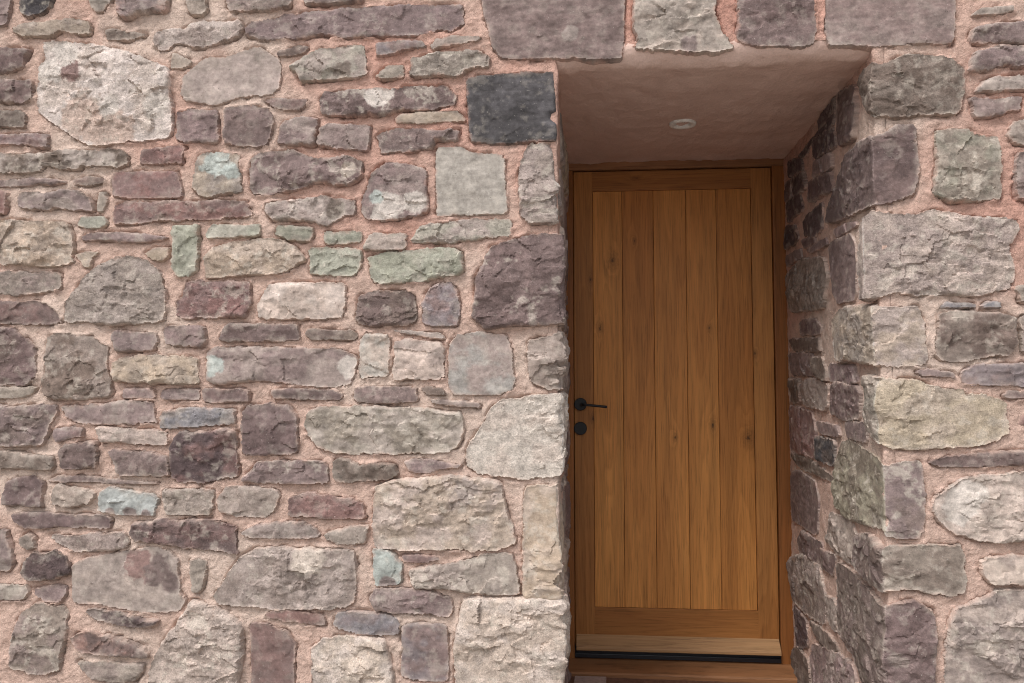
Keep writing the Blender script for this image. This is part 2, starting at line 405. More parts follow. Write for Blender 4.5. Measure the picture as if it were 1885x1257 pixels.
# spec: base[:tint+amount][:flags]   flags s smooth cut, r rough, h heavy relief, b<key> colour of the reveal face
STONES = """
M:: -10,-8 20,-8 17,20 10,45 -10,60
K:W.4:r 31,-8 38,21 53,31 76,21 93,12 96,-8
G:: 160,-8 165,8 178,21 191,21 203,0 203,-8
M:X.4:r 211,-8 213,25 227,35 254,27 307,21 309,-8
G:: 337,-8 345,18 355,27 370,27 379,18 379,-8
G:Y.4: 22,52 30,61 42,67 92,66 108,56 150,64 167,61 166,39 134,36 80,39 45,45
B:G.5: 192,54 196,72 229,73 265,66 266,59 229,58 210,52
g:W.5:r 281,76 287,63 298,55 338,52 356,41 443,37 445,50 437,66 412,75 382,86 350,85 322,80 309,92 295,93 284,86
g:Y.3: 316,94 312,127 333,124 352,116 353,108 338,104 325,96
W:L.5:h@150,215,52,x@210,240,45,x@130,130,24,R@95,130,28,W@205,200,22,W@120,95,30,W@290,195,25,W 81,77 107,74 138,77 168,82 210,89 248,99 275,111 311,126 313,172 318,200 314,252 268,258 222,262 180,266 160,264 135,255 105,232 88,220 70,205 70,165 73,120 82,105
P:: -10,88 46,86 55,90 47,105 44,124 19,133 -10,134
P:: -10,151 50,146 58,149 60,178 42,190 19,188 -10,194
B:: -10,210 20,203 33,203 47,211 44,235 -10,238
M:R.5: -10,249 40,246 76,245 91,248 86,271 71,273 38,266 23,265 -10,271
B:W.45:r -10,288 76,281 134,276 225,276 235,291 233,304 206,308 151,305 145,311 115,312 86,304 76,315 52,318 25,318 -10,306
R:P.4: 261,275 340,267 334,296 338,300 258,303
M:: -10,336 11,331 57,326 107,330 122,335 95,339 67,338 48,342 -10,344
B:R.4: 130,331 162,324 187,327 191,335 158,342 137,339
R:M.5:s 204,325 214,315 325,315 333,340 333,362 271,366 206,361
M:G.5: 36,361 44,352 84,357 111,350 143,352 168,371 170,388 134,388 103,384 80,388 55,386 34,379
G:: 181,352 191,352 197,369 187,389 177,388
R:: -10,353 13,353 10,392 -10,396
R:M.5: 212,378 229,371 350,370 450,368 462,386 468,396 447,400 340,405 300,406 262,411 209,413 208,400
n:: 149,398 191,398 195,411 183,420 162,420 140,415
Y:G.5:h -10,405 48,406 115,408 126,415 133,440 134,455 132,470 137,482 103,491 57,490 34,486 -10,483
M:P.5: 149,436 162,430 210,426 248,428 308,436 302,442 252,447 200,442 151,442
N:n.5: 318,414 366,412 365,440 363,500 350,507 327,509 317,490 317,440
Y:g.4: 135,468 162,463 182,464 168,473 163,492 154,490
Y:g.4: 263,467 286,456 313,456 308,474 298,481 279,477
G:M.5: -10,504 15,499 107,501 111,516 107,532 73,539 30,543 -10,539
P:R.4: -10,552 38,555 63,552 86,560 107,577 113,595 92,597 -10,593
g:G.6:h 116,589 120,555 134,534 164,503 183,488 214,474 239,471 267,478 286,495 300,516 304,541 302,558 305,574 303,589 271,595 210,599 158,591 124,593
P:B.5: -10,602 25,603 38,618 55,633 63,650 63,690 64,694 50,706 30,709 -10,705
B:g.45:h 84,620 101,613 134,616 168,618 180,627 197,640 193,668 202,693 206,720 200,732 141,735 92,736 74,720 80,690 82,650
M:: 203,616 216,608 286,612 290,625 283,644 214,647
M:G.5: 300,612 306,603 345,600 377,601 379,623 378,633 369,638 340,636 321,638 306,631
Y:G.5:r 207,669 220,661 258,654 334,655 359,659 368,682 368,705 340,709 306,707 281,706 248,705 214,701 207,690
G:: -10,715 65,712 57,724 44,731 15,734 -10,730
M:: 227,716 279,715 286,730 282,735 225,732
M:: 296,717 345,715 366,716 367,736 310,737 293,732
P:M.5: 372,718 388,715 458,717 456,739 374,742
M:B.5:r -10,743 34,749 76,744 104,747 103,764 92,785 82,812 63,821 30,823 -10,815
M:m.5: 109,748 239,737 281,739 285,766 288,778 200,782 138,778 122,768
U:G.5: 298,758 340,750 380,752 433,755 434,779 392,784 340,787 294,790 295,770
M:R.4: 99,789 134,784 151,789 150,804 124,808 105,814 98,804
L:m.4:r 176,785 229,788 309,795 306,819 267,818 185,813
P:: 107,835 122,816 178,813 181,840 178,862 114,862
M:P.4: 201,829 214,827 283,833 309,842 314,873 294,878 226,875 213,867
D:R.5:r 313,823 325,799 342,793 346,795 388,793 420,788 434,795 434,831 438,872 432,877 411,881 370,890 340,888 328,886 317,876 311,859
B:G.5: -10,829 38,833 95,840 99,858 95,865 63,863 -10,858
P:M.5: 445,757 455,747 498,742 529,746 546,770 549,812 546,834 512,837 447,840 444,793
P:M.4: 498,718 531,716 607,718 632,727 626,737 560,735 502,734
M:g.5:@393,672,22,T@640,675,22,W 379,648 395,639 474,638 550,640 626,642 653,654 657,662 653,686 646,705 615,713 579,711 521,705 472,701 426,706 397,707 380,697 378,655
P:M.4: 400,624 410,608 424,596 474,596 548,595 551,625 508,628 422,628
B:P.5: 561,614 567,605 615,608 646,606 660,616 653,626 602,625 573,626
R:M.5:r 341,516 397,518 460,518 462,558 453,574 451,584 407,584 359,585 338,587 325,579 323,555 338,543
L:W.5: 474,562 498,522 579,520 623,518 637,526 631,585 569,587 474,586
Y:L.4:r 376,474 390,457 435,445 483,441 500,439 525,444 548,460 561,477 531,499 506,507 474,503 416,511 380,513 378,486
N:n.5:r 567,461 575,455 626,456 664,461 665,490 653,507 607,508 571,503
n:S.5: 385,418 392,413 455,415 477,411 477,434 401,438 379,436
N:G.4: 508,432 512,414 575,419 572,443 531,441
N:: 596,426 665,426 665,447 598,449
g:N.5:r 756,442 772,419 787,413 852,403 936,401 942,411 940,432 900,436 833,447 760,447
g:N.3: 668,455 682,430 748,430 747,458 700,459 670,459
N:n.5:r 677,472 700,466 757,462 809,456 837,456 852,462 851,496 845,505 793,515 706,523 686,521 679,500
g:Y.5:@400,300,34,T@425,315,20,T 352,342 361,285 382,279 439,283 440,327 445,352 413,356 378,362 361,357
P:M.5:h@640,312,18,L 458,315 460,296 474,285 502,277 542,276 579,293 638,287 665,296 665,323 646,342 607,337 584,338 531,352 504,356 470,359 460,352
m:W.4:r@615,385,20,B 487,373 531,367 596,361 653,367 653,392 626,401 600,414 565,407 523,407 499,406 486,388
M:G.5: 415,-8 416,11 422,20 447,21 489,19 537,11 537,-8
M:: 557,-8 559,8 588,7 664,2 664,-8
M:P.5: 451,50 462,38 498,36 523,25 588,19 680,11 756,8 850,7 855,21 852,42 831,55 802,55 747,65 680,67 636,71 592,62 546,70 500,71 481,72 455,65
g:G.5:s 331,172 336,143 350,128 360,119 378,105 416,104 474,84 512,107 517,122 514,162 498,174 455,176 424,183 395,194 369,189 340,184
B:D.5: 510,94 550,83 567,84 563,95 542,103 512,103
g:N.4:h@630,130,18,B 529,124 556,107 584,92 630,84 668,83 676,113 676,136 646,145 588,149 554,151 546,132
M:U.5: 692,80 718,76 775,74 783,84 733,94 722,99 694,104
G:g.5: 792,82 802,71 833,66 888,67 877,74 846,80 821,84 796,90
G:g.5:r 751,132 760,107 804,97 879,92 902,105 902,122 863,126 840,141 802,139 754,141
G:: 689,141 711,120 741,118 745,143 703,146
P:M.5:r@700,172,28,W 588,183 598,168 646,166 680,162 728,163 745,158 823,156 839,178 837,191 810,200 737,204 701,212 650,214 607,212 594,208
Y:G.5: 726,216 743,208 795,206 842,203 858,221 814,224 785,227 730,225
M:R.4: 487,185 502,179 566,183 558,199 539,202 506,199
M:P.4: 325,205 345,201 398,202 401,215 402,260 378,261 340,262 323,256
P:M.4: 413,199 455,195 493,200 501,215 500,247 491,266 464,269 443,270 414,264 411,240
M:g.5: 517,226 550,214 586,218 582,240 576,266 546,265 510,263
M:m.4: 586,235 607,228 680,230 678,279 646,275 585,268
M:P.4:r 691,249 722,235 772,237 848,239 842,258 804,260 793,275 733,279 701,281 697,258
M:m.5:@715,385,36,W@765,375,24,W@690,362,16,T 665,370 668,358 680,325 705,298 743,300 783,308 787,388 760,400 730,406 680,405 672,400 665,388
S:S.2:s 802,272 844,269 863,279 926,285 934,388 926,393 842,396 803,398
m:G.5:hq 972,265 1012,262 1110,264 1110,408 1010,411 978,412 959,396 955,335 957,304
K:U.15:sq 857,143 886,138 966,132 1030,132 1120,135 1120,255 1014,258 910,265 866,260
P:M.4:rq 888,490 902,455 928,445 950,437 1013,428 1030,430 1110,432 1110,590 1034,594 978,602 922,599 918,604 892,605 870,583 873,553 875,510
m:T.4:s 829,630 841,617 882,611 932,617 942,642 944,690 948,696 944,717 922,727 873,727 837,728 825,710 825,660
g:B.5:hq 970,650 974,625 1023,614 1035,610 1120,612 1120,712 1035,718 990,712 976,698 972,660
W:L.5:rq 896,767 904,752 922,737 1019,725 1036,722 1130,725 1130,870 1038,868 1020,876 972,883 922,878 878,872 859,856 857,842 861,825 874,801
P:B.5:h 655,558 662,545 684,537 706,533 759,535 767,577 765,593 753,597 716,599 680,599 668,598 653,589
M:U.5: 777,561 783,541 801,521 829,519 843,541 847,585 841,599 781,599 777,585
g:: 724,607 749,609 809,613 819,624 781,621 761,615 728,611
L:T.4: 662,626 674,612 714,615 718,622 716,680 715,692 690,693 664,697 661,680
L:m.6: 726,629 752,625 811,631 818,645 819,692 807,699 760,698 723,700
M:P.4: 653,716 665,712 694,712 767,713 771,738 700,743 661,741 653,732
B:: 773,714 787,711 809,714 822,727 787,726
M:: 792,736 841,738 880,743 884,750 849,749 797,742
G:W.4:r 560,781 566,758 580,749 690,748 740,751 801,755 847,759 853,789 845,821 819,834 744,835 680,835 622,836 582,821 567,802
M:P.5:r 443,884 458,869 474,850 529,848 598,851 604,860 602,888 569,892 500,888
B:G.4: 612,880 613,851 626,842 644,846 663,857 690,853 724,856 734,874 716,882 680,885 630,888
M:: 743,850 760,845 793,846 821,852 849,856 846,862 809,864 777,872 753,866
L:Y.5:h@860,900,24,m 690,894 720,884 781,878 845,876 922,888 930,931 944,969 948,1001 930,1009 914,1013 821,1013 736,1012 692,1010 686,981 688,931
Y:L.5:rq 964,905 970,893 1033,892 1110,895 1110,1095 1035,1098 1007,1106 963,1102 964,1000
L:W.5:hq 847,1118 855,1102 942,1101 1031,1098 1150,1100 1150,1275 838,1275 836,1200 841,1158
T:T.2:@712,1074,18,M 685,1013 700,1011 722,1018 738,1037 739,1075 716,1078 692,1078 687,1050
M:R.4: 740,1023 771,1021 805,1025 809,1031 785,1036 743,1036
g:m.5:h 752,1051 777,1043 833,1039 847,1033 892,1021 940,1020 952,1053 956,1097 902,1094 861,1091 829,1083 761,1084
M:m.5:r 679,1102 692,1084 740,1083 801,1090 829,1101 834,1118 829,1137 789,1131 724,1129 688,1122
U:M.5: 612,1150 621,1129 665,1127 700,1130 736,1140 733,1166 690,1168 650,1167 626,1160
M:U.4:s 739,1152 751,1148 821,1149 825,1195 825,1255 761,1253 736,1243 740,1195
L:W.6:h 572,1195 590,1178 626,1171 680,1172 708,1180 716,1210 724,1260 720,1275 575,1275 573,1220
P:R.4:s 459,1147 492,1149 525,1164 544,1189 541,1227 545,1275 464,1275 461,1190
R:P.4: 486,1128 531,1122 596,1135 598,1153 560,1149 512,1141 489,1137
g:B.45:h@570,1030,35,L 392,1099 413,1065 440,1027 474,1010 500,1006 560,1008 651,1012 656,1040 653,1103 638,1118 607,1122 518,1123 481,1118 426,1116 403,1111
G:: 348,1032 369,1029 380,1034 370,1088 354,1091
L:g.6:h 275,1275 276,1230 292,1198 317,1160 340,1126 351,1105 368,1110 403,1119 430,1136 446,1151 445,1200 440,1245 430,1275
P:W.35: 443,981 470,966 512,962 556,962 579,972 588,987 569,990 523,991 455,989
g:G.5: 594,987 626,972 678,966 672,998 646,1002 621,1002 598,993
R:P.4: 532,916 575,906 607,914 646,918 667,930 673,955 607,955 532,950
g:G.5:r 399,922 413,897 455,894 508,899 516,911 506,941 489,951 443,951 403,943
G:g.5:r 295,922 298,901 345,900 395,903 392,932 386,949 340,948 306,947
P:R.4:r 237,983 246,962 286,958 340,958 397,958 434,970 436,1019 416,1018 365,1010 340,1009 302,1002 244,995
T:T.2:@205,944,12,M@240,946,14,M@270,948,13,M 181,932 185,905 206,897 277,911 290,920 283,951 210,945 181,939
L:B.45: 94,913 107,892 153,901 174,911 162,926 139,934 95,930
P:D.4: 2,930 10,888 29,878 63,878 80,890 76,913 76,935 42,929
P:m.4: 84,886 107,876 153,876 216,884 294,889 267,891 204,890 164,886 115,888
P:M.4: 21,949 38,943 115,947 187,948 202,956 200,972 168,972 105,970 88,974 44,972 25,960
G:B.4: 36,991 50,981 63,991 67,1008 52,1012 38,1004
m:B.4:r 90,985 153,985 168,981 229,981 240,998 229,1010 172,1016 134,1016 115,1004 103,998
M:: -10,970 10,974 19,1012 27,1035 15,1050 -10,1062
D:P.4:r 38,1056 44,1033 61,1018 99,1014 122,1025 132,1054 103,1067 46,1069
g:L.3:s@255,1040,34,R@290,1050,30,P@312,1075,20,P 132,1110 132,1040 160,1027 200,1020 260,1010 283,1006 313,1016 327,1031 325,1051 330,1070 329,1093 341,1105 329,1124 306,1128 273,1128 223,1121 181,1113
g:N.3: -10,1077 46,1076 52,1088 44,1105 -10,1103
M:: 63,1086 92,1076 120,1080 121,1093 111,1109 82,1108 67,1097
G:M.5:h 15,1225 29,1151 36,1132 69,1109 115,1116 124,1130 124,1176 111,1197 107,1237 82,1242 48,1239 21,1229
D:g.4:r 157,1124 172,1120 225,1130 256,1137 292,1141 286,1153 244,1156 200,1147 172,1139
P:X.35: 130,1177 145,1166 172,1166 218,1174 267,1193 273,1210 244,1209 191,1205 147,1200
G:M.4: 139,1218 191,1219 265,1222 264,1235 248,1256 172,1254 153,1237
M:P.45:st@1050,60,16,m 880,-8 890,25 905,80 917,101 926,108 980,107 1045,106 1095,108 1144,106 1148,80 1152,-8
g:L.5:rt@1270,80,18,M 1165,-8 1167,49 1175,76 1169,89 1210,92 1277,95 1321,95 1352,87 1329,57 1318,35 1315,-8
P:M.5:t 1357,-8 1358,70 1370,81 1425,84 1474,85 1499,79 1504,54 1495,-8
M:m.45:st 1521,-8 1518,57 1529,82 1553,82 1630,85 1682,79 1758,80 1761,-8
g:: 1788,28 1807,15 1864,10 1867,20 1839,27
M:P.5: 1785,69 1793,52 1844,40 1895,36 1895,77 1790,80
M:P.5: 1783,133 1797,96 1844,84 1895,78 1895,120 1844,121 1820,128
g:: 1795,170 1810,150 1830,140 1895,134 1895,165 1840,167
M:: 1792,190 1788,180 1844,182 1885,176 1876,202 1844,210 1795,217
G:: 1854,249 1869,220 1895,215 1895,269 1869,266
M:: 1872,280 1895,275 1895,370 1870,366
G:N.4:h 1723,237 1785,237 1795,247 1834,252 1842,279 1845,310 1844,365 1810,369 1751,371 1716,357 1721,327 1728,290
B:G.5:rq 1588,148 1593,128 1612,116 1672,99 1746,106 1775,123 1775,160 1768,210 1696,211 1652,218 1605,217 1595,192
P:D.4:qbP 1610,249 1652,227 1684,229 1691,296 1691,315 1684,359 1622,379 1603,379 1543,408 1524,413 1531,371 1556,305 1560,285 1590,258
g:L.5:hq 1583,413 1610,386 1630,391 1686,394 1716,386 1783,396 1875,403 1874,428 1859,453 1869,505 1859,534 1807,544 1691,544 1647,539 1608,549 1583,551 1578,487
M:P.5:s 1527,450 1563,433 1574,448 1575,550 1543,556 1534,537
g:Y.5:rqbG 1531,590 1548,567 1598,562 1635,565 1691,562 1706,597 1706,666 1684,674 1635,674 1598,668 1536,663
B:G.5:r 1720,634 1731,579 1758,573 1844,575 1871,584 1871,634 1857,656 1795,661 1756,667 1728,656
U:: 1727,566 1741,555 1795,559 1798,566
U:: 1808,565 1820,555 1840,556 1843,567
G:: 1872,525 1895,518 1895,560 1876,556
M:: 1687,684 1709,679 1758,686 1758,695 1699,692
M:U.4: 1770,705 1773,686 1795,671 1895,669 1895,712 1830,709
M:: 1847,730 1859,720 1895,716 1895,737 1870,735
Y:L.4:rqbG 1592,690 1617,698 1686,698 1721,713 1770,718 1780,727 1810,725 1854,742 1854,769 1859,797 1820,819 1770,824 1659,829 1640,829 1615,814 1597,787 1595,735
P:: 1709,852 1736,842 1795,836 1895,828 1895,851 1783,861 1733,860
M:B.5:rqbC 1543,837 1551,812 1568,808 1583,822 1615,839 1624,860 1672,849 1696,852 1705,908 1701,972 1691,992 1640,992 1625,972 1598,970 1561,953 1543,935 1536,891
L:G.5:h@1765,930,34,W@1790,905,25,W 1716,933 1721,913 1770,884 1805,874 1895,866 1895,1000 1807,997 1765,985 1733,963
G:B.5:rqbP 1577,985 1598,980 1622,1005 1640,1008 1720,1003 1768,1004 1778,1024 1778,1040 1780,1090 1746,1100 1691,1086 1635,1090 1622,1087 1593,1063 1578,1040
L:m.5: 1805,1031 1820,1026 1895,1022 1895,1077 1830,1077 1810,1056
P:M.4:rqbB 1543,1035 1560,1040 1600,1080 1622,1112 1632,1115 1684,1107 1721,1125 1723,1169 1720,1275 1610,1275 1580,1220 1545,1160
m:L.5:h 1741,1194 1755,1125 1795,1105 1840,1090 1895,1083 1895,1275 1738,1275
G:: 1879,580 1895,575 1895,660 1882,650
P:: 1543,173 1575,158 1577,197 1573,254 1548,266 1543,222
D:: 1497,259 1534,234 1538,269 1504,289 1497,286
P:: 1492,337 1531,317 1534,349 1489,371
D:: 1479,406 1514,374 1514,418 1499,436 1482,431
D:: 1447,418 1464,416 1471,436 1460,450 1447,458
M:: 1534,426 1563,411 1579,413 1540,434
M:: 1487,460 1521,440 1524,450 1494,463
M:: 1450,473 1474,460 1477,473 1450,487
G:B.5:r 1450,512 1474,480 1519,477 1524,512 1516,566 1457,574
P:: 1472,594 1497,587 1511,602 1509,614 1474,614
B:: 1452,626 1509,624 1511,646 1462,644
M:: 1452,653 1494,651 1499,688 1457,688
B:: 1499,661 1516,661 1524,688 1524,698 1506,693
M:: 1526,673 1573,674 1580,700 1573,705 1529,698
m:: 1477,708 1494,698 1526,708 1524,752 1482,745
P:M.4: 1531,713 1548,705 1585,718 1583,769 1558,772 1531,757
B:: 1455,698 1472,700 1474,740 1457,737
R:M.4: 1455,750 1494,760 1501,777 1501,841 1457,829
M:: 1504,777 1543,787 1546,801 1511,797
M:: 1558,777 1593,782 1596,811 1561,804
K:B.4: 1504,804 1538,814 1536,856 1505,842
B:: 1457,834 1474,837 1534,879 1534,886 1469,856
P:M.4:s 1457,871 1474,869 1501,889 1506,918 1504,985 1457,953
P:: 1469,995 1477,977 1514,1004 1509,1037 1472,1017
G:L.4:r 1521,992 1531,945 1568,963 1578,992 1573,1041 1543,1017
P:: 1511,1011 1538,1026 1534,1056 1514,1043
G:B.5:r 1457,1028 1479,1023 1509,1041 1521,1095 1519,1149 1494,1134 1462,1105
D:: 1462,1115 1484,1142 1487,1191 1467,1189
B:: 1492,1144 1529,1171 1543,1194 1534,1199 1506,1176
G:: 1521,1100 1536,1105 1543,1120 1541,1164 1526,1139
M:G.5:r 1499,1186 1548,1208 1573,1226 1585,1275 1499,1275 1494,1213
B:: 1452,1208 1467,1191 1489,1216 1494,1275 1465,1275
D:: 1460,330 1480,318 1486,345 1465,360
D:: 1449,378 1474,356 1477,385 1451,408
D:: 1470,288 1538,206 1535,230 1495,260 1480,290
M:: 1500,300 1531,284 1533,308 1498,326
D:: 1452,300 1476,292 1479,312 1455,326
P:: 1446,338 1458,331 1459,362 1447,372
D:: 1508,222 1540,180 1541,200 1510,238
P:: 1480,442 1500,438 1503,446 1484,456
"""
KEY['C'] = (147, 138, 122)
ARR = 0.0035                                             # rounding of the arrises
RECESS = 1.03                                           # wall face to door face
XR = float(at_y(1622, 620, 0)[0])                       # right jamb
XL = float(at_y(1026, 620, 0)[0])                       # left jamb
ZT = float(at_y(1300, 112, 0)[2])                       # underside of the lintel
ARC = 0.003

def bend(side, u, v, h, dx=0.0):
    """unfolded wall (u across, v up, h out of the face) to the room: face, rounded arris, reveal"""
    if side == 'F':
        return np.stack([u, -h, v], -1)
    sg, X0 = (1.0, XR + dx) if side == 'R' else (-1.0, XL + dx)
    s = (u - X0) * sg
    w = h * (1 - sstep(0.0, 0.045, np.abs(s)))           # mitred so that the corner stays square when the face stands proud
    x = np.where(s >= 0, X0 + sg * (s - w), X0 - sg * h)
    y = np.where(s >= 0, -h, -s - w)
    return np.stack([x, y, v], -1)

wall = empty('stone_wall', (0, 0.3, 0))
tag(wall, 'rubble stone wall of purple, grey and cream stones in pink lime mortar round the doorway', 'wall', kind='thing')
WOFF = np.array((0, 0.3, 0))

MORT_A, MORT_B, MORT_C = lin((206, 177, 163)), lin((198, 152, 137)), lin((213, 195, 182))

def mortar_col(x, z, seed=5):
    n = fbm(x * 1.6, z * 1.6, 4, seed)
    red = np.clip((n - 0.52) * 2.5 + (z - 1.80) * 0.8 + 0.1, 0, 1)
    pale = sstep(0.46, 0.66, fbm(x * 3.1 + 9, z * 4.3, 4, seed + 3)) * (1 - red)
    c = MORT_A[None] * (1 - red[:, None]) + MORT_B[None] * red[:, None]
    return c * (1 - 0.6 * pale[:, None]) + MORT_C[None] * 0.6 * pale[:, None]

def mortar_h(x, z):
    return 0.002 + 0.009 * (fbm(x * 14, z * 18, 4, 3) - 0.5) + 0.007 * (fbm(x * 60, z * 95, 4, 8, 0.6) - 0.5)

X0W, X1W, Z1W = -3.1, 2.75, 3.3
# ---- rendered soffit with a soft front lip that meets the lintel stones
us = np.linspace(XL - 0.035, XR + 0.035, 150)
R2 = 0.052
prof = []
for k in range(7): prof.append((-0.012 + 0.016 * (k / 6) ** 0.5, ZT + R2 + 0.024 - k * 0.004))
for k in range(1, 13):
    a = k / 12 * math.pi / 2
    prof.append((0.004 - R2 + R2 * math.cos(a), ZT + R2 - R2 * math.sin(a)))
for k in range(1, 60): prof.append((0.004 - R2 - k / 59 * (RECESS + 0.15), ZT))
prof = np.array(prof)
U, I = np.meshgrid(us, np.arange(len(prof)))
u, I = U.ravel(), I.ravel()
hh, zz = prof[I, 0], prof[I, 1]
wob = 0.020 * (fbm(u * 5, zz * 0 + hh * 4, 3, 41) - 0.5) + 0.009 * (fbm(u * 30, hh * 30 + zz * 30, 3, 43) - 0.5)
front = (zz > ZT + 0.002)
fade = np.clip((u - XL + 0.0) / 0.05, 0, 1) * np.clip((XR - u) / 0.05, 0, 1)
slope = (u - 0.5 * (XL + XR)) * 0.02
P = np.stack([u, -hh - np.where(front, wob * 0.5, 0) , zz + wob + slope * np.clip(1 + hh / 0.3, 0, 1)], -1)
nx = len(us); nz = len(prof)
i = np.arange(nx * nz).reshape(nz, nx)
f = np.stack([i[:-1, :-1], i[1:, :-1], i[1:, 1:], i[:-1, 1:]], -1).reshape(-1, 4)
tag(link('soffit', np_mesh('soffit', P - WOFF, f), M_PLASTER, wall), 'smooth pinkish plastered underside of the lintel')

# ---- solid core behind the skins
def box_bm(bm, x0, x1, y0, y1, z0, z1):
    vs = [bm.verts.new(p) for p in ((x0, y0, z0), (x1, y0, z0), (x1, y1, z0), (x0, y1, z0), (x0, y0, z1), (x1, y0, z1), (x1, y1, z1), (x0, y1, z1))]
    for q in ((0, 3, 2, 1), (4, 5, 6, 7), (0, 1, 5, 4), (1, 2, 6, 5), (2, 3, 7, 6), (3, 0, 4, 7)):
        bm.faces.new([vs[k] for k in q])
    return vs

def bm_obj(name, bm, mat, parent=None, smooth=False, bevel=0.0, loc=None, seg=2):
    if bevel > 0:
        bmesh.ops.bevel(bm, geom=list(bm.edges), offset=bevel, segments=seg, profile=0.6, affect='EDGES')
    bmesh.ops.recalc_face_normals(bm, faces=bm.faces)
    me = bpy.data.meshes.new(name)
    if loc is not None: bmesh.ops.translate(bm, verts=bm.verts, vec=-Vector(loc))
    bm.to_mesh(me); bm.free()
    for p in me.polygons: p.use_smooth = smooth
    o = link(name, me, mat, parent)
    if loc is not None:
        pl = Vector(parent.location) if parent is not None else Vector((0, 0, 0))
        o.location = Vector(loc) - pl
    return o

for (x0, x1, z0, z1) in ((X0W, XL - 0.05, -0.1, Z1W), (XR + 0.05, X1W, -0.1, Z1W), (XL - 0.049, XR + 0.049, ZT + 0.09, Z1W)):
    bm = bmesh.new()
    box_bm(bm, x0, x1, 0.05, RECESS + 0.14, z0, z1)
    bm_obj('wall_core', bm, M_CORE, wall, loc=((x0 + x1) / 2, 0.6, (z0 + z1) / 2))

# ------------------------------------------------------------------ stones
def chaikin(p):
    q = np.roll(p, -1, 0)
    return np.stack([p * 0.92 + q * 0.08, p * 0.08 + q * 0.92], 1).reshape(-1, 2)

def densify(p, step):
    out = []
    for a, b in zip(p, np.roll(p, -1, 0)):
        k = max(1, int(round(np.linalg.norm(b - a) / step)))
        for j in range(k): out.append(a + (b - a) * j / k)
    return np.array(out)

def seg_dist(pts, poly):
    fine = densify(poly, 0.0013)
    kd = KDTree(len(fine))
    for i, q in enumerate(fine): kd.insert((q[0], q[1], 0.0), i)
    kd.balance()
    f = kd.find
    return np.array([f((x, y, 0.0))[2] for x, y in pts.tolist()])

def grid_inside(gx, gy, poly):
    """rows of grid points inside the outline"""
    a = poly; b = np.roll(poly, -1, 0)
    keep = np.zeros(gx.shape, bool)
    for r in range(gx.shape[0]):
        y = gy[r, 0]
        c = (a[:, 1] > y) != (b[:, 1] > y)
        if not c.any(): continue
        xs = np.sort(a[c, 0] + (b[c, 0] - a[c, 0]) * (y - a[c, 1]) / (b[c, 1] - a[c, 1]))
        keep[r] = np.searchsorted(xs, gx[r]) % 2 == 1
    return np.stack([gx[keep], gy[keep]], 1)

def inside(pts, poly):
    x, y = pts[:, 0][:, None], pts[:, 1][:, None]
    a = poly; b = np.roll(poly, -1, 0)
    c = ((a[:, 1][None] > y) != (b[:, 1][None] > y))
    with np.errstate(divide='ignore', invalid='ignore'):
        xi = (b[:, 0] - a[:, 0])[None] * (y - a[:, 1][None]) / (b[:, 1] - a[:, 1])[None] + a[:, 0][None]
    return ((c & (x < xi)).sum(1) % 2) == 1

REL = {'s': 0.2, '': 0.5, 'r': 0.68, 'h': 0.88}

TOOTH = {0.2: 0.2, 0.5: 0.5, 0.68: 0.72, 0.88: 0.85}

